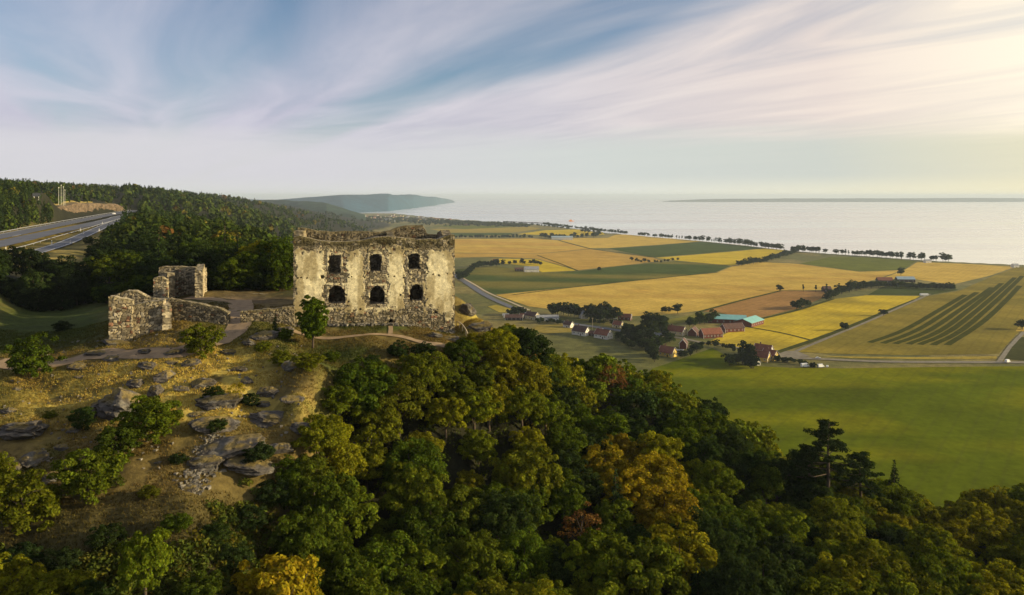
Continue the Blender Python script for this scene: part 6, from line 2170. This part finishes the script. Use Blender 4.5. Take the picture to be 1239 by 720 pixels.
# --- grass of the castle hill
rg = np.random.default_rng(55)
n = 95000
px = rg.uniform(-80, 640, n); Dd = np.sqrt(rg.uniform(58 ** 2, 135 ** 2, n))
u_ = (px - CX) / F
X = u_ * Dd
edg2 = np.interp(Dd, [0, 60, 75, 90, 100, 112, 118, 124, 135, 160], [330, 330, 350, 395, 420, 520, 560, 600, 620, 600])
ok = px < edg2
ok &= fbm(X / 5, Dd / 5, 3, 66) > .30
ins = ((X - FX) * cdx + (Dd - FY) * cdy, (X - FX) * cnx + (Dd - FY) * cny)
ok &= ~((ins[0] > -.5) & (ins[0] < CL + .5) & (ins[1] > -.4) & (ins[1] < CD + .3))
PTH = [ray([(-60, 107), (0, 107), (60, 106.5), (110, 108.5), (165, 108), (215, 108), (250, 112), (283, 116), (292, 122), (292, 142)]), ray([(345, 119), (375, 118.2), (400, 118.0), (430, 118.6), (465, 120), (495, 119.5), (525, 117.8), (550, 118.2), (572, 122)])]
for A, dist in ((PTH[0], 2.0), (PTH[1], .7)):
    for (a, b_) in zip(A[:-1], A[1:]):
        d = np.array(b_) - np.array(a); L2 = d @ d
        tq = np.clip(((X - a[0]) * d[0] + (Dd - a[1]) * d[1]) / L2, 0, 1)
        ok &= np.hypot(X - a[0] - tq * d[0], Dd - a[1] - tq * d[1]) > dist
X, Dd, px = X[ok], Dd[ok], px[ok]
Zg = zw(X, Dd)
n = len(X)
py = HZ - (Zg - H) / Dd * F
k = 3
ang = rg.random((n, k)) * 6.283
hgt = rg.uniform(.08, .24, (n, k)) * (.7 + .9 * fbm(X / 8, Dd / 8, 3, 67))[:, None]
wb = .06
lean = rg.normal(0, .16, (n, k, 2))
cx_ = X[:, None] + rg.normal(0, .12, (n, k)); cy_ = Dd[:, None] + rg.normal(0, .12, (n, k))
B0 = np.stack([cx_ - np.cos(ang) * wb, cy_ - np.sin(ang) * wb, np.repeat(Zg[:, None], k, 1) - .05], -1)
B1 = np.stack([cx_ + np.cos(ang) * wb, cy_ + np.sin(ang) * wb, np.repeat(Zg[:, None], k, 1) - .05], -1)
T0 = np.stack([cx_ + lean[..., 0], cy_ + lean[..., 1], Zg[:, None] + hgt], -1)
V = np.stack([B0, B1, T0], 2).reshape(-1, 3)
Q = np.arange(n * k * 3).reshape(-1, 3)


def bl(a, b_, rx_, ry_):
    return np.exp(-(((px - a) / rx_) ** 2 + ((py - b_) / ry_) ** 2))


gold = np.clip(1.2 * bl(260, 445, 75, 40) + bl(170, 470, 60, 45) + .9 * bl(280, 490, 70, 22) + .7 * bl(60, 480, 90, 40) + .6 * bl(585, 385, 40, 26), 0, 1)  # sunlit patches put into the dry blade colour as well
gcol = np.array((.150, .110, .034)) * (1 - gold)[:, None] + np.array((.46, .35, .075)) * gold[:, None]
grn = np.clip(sstep(fbm(X / 14, Dd / 14, 4, 21) * .6 + fbm(X / 4, Dd / 4, 4, 22) * .4, .47, .62) * (1 - gold) + 1.2 * bl(60, 395, 85, 34) * (Dd > 112) + .8 * bl(400, 430, 60, 16), 0, 1)
gcol = gcol * (1 - grn)[:, None] + np.array((.06, .075, .018)) * grn[:, None]
dimg = sstep(py, 560, 640) * .75  # same lower-slope shadow put into the blade colour
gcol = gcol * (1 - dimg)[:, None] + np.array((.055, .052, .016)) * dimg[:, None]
gcol = gcol * rg.uniform(.82, 1.15, (n, 1))
o = put('grass', mesh_np('grass', V, Q, M_grass, False, np.repeat(gcol, k * 3, 0)))
tag(o, 'dry tufted grass over the castle hill', 'grass', None, 'stuff')

# --- undergrowth of the wood: a continuous dark leafy layer
rg = np.random.default_rng(808)
N0 = 60000
px = rg.uniform(300, 1400, N0); Dd = np.sqrt(rg.uniform(55 ** 2, 178 ** 2, N0))
X = (px - CX) / F * Dd
edg3 = np.interp(Dd, [0, 60, 75, 90, 100, 110, 116, 120, 126, 135, 145, 186], [322, 325, 342, 388, 405, 428, 490, 550, 590, 612, 608, 600])
gx = 1.0
Z0 = zw(X, Dd)
slope = np.hypot(zw(X + gx, Dd) - Z0, zw(X, Dd + gx) - Z0)
tp_ = np.interp(px, [320, 350, 400, 420, 470, 500, 540, 560, 590, 620, 700, 760, 800, 830, 900, 950, 1000, 1060, 1240, 1420], LIM)
pyt = HZ - (Z0 + 1.6 - H) / Dd * F
ok = (px > edg3) & (pyt > tp_) & (rg.random(N0) < .045 * np.sqrt(1 + slope ** 2) ** 1.3)
X, Dd, Z0 = X[ok][:2800], Dd[ok][:2800], Z0[ok][:2800]
nw_ = len(X)
px2 = rg.uniform(-80, 335, 2600); D2 = np.sqrt(rg.uniform(47 ** 2, 80 ** 2, 2600))
X2_ = (px2 - CX) / F * D2; Z2_ = zw(X2_, D2)
py2 = HZ - (Z2_ - H) / D2 * F
k2 = (py2 > 585) & (fbm(X2_ / 7, D2 / 7, 3, 91) + .25 * sstep(py2, 600, 720) > .60)
X, Dd, Z0 = np.concatenate([X, X2_[k2]]), np.concatenate([Dd, D2[k2]]), np.concatenate([Z0, Z2_[k2]])
n = len(X)
m_ = 46
d = rg.normal(size=(n, m_, 3)); d /= np.linalg.norm(d, axis=2, keepdims=True)
d[..., 2] = np.abs(d[..., 2])
rad = rg.uniform(.8, 1.7, n) * np.where(np.arange(n) < nw_, 1, .55)
P = np.stack([X, Dd, Z0], -1)[:, None] + d * (rad[:, None] * (.7 + .4 * rg.random((n, m_))))[..., None] * np.array((1, 1, .95))
V, Q = quads_at(P.reshape(-1, 3), (d + rg.normal(0, .5, d.shape)).reshape(-1, 3), .17 * (.7 + .7 * rg.random(n * m_)), rg, .62)
cu_ = np.array((.050, .066, .010)) * rg.uniform(.5, 1.5, (n, 1)) * np.array((1, 1, 1)) + np.array((.03, .012, 0)) * (rg.random((n, 1)) > .75)
o = put('undergrowth', mesh_np('undergrowth', V, Q, M_wood_far, False, np.repeat(cu_, m_ * 4, 0)))
tag(o, 'dark leafy undergrowth covering the wood floor and shaded lower slope', 'undergrowth', None, 'stuff')
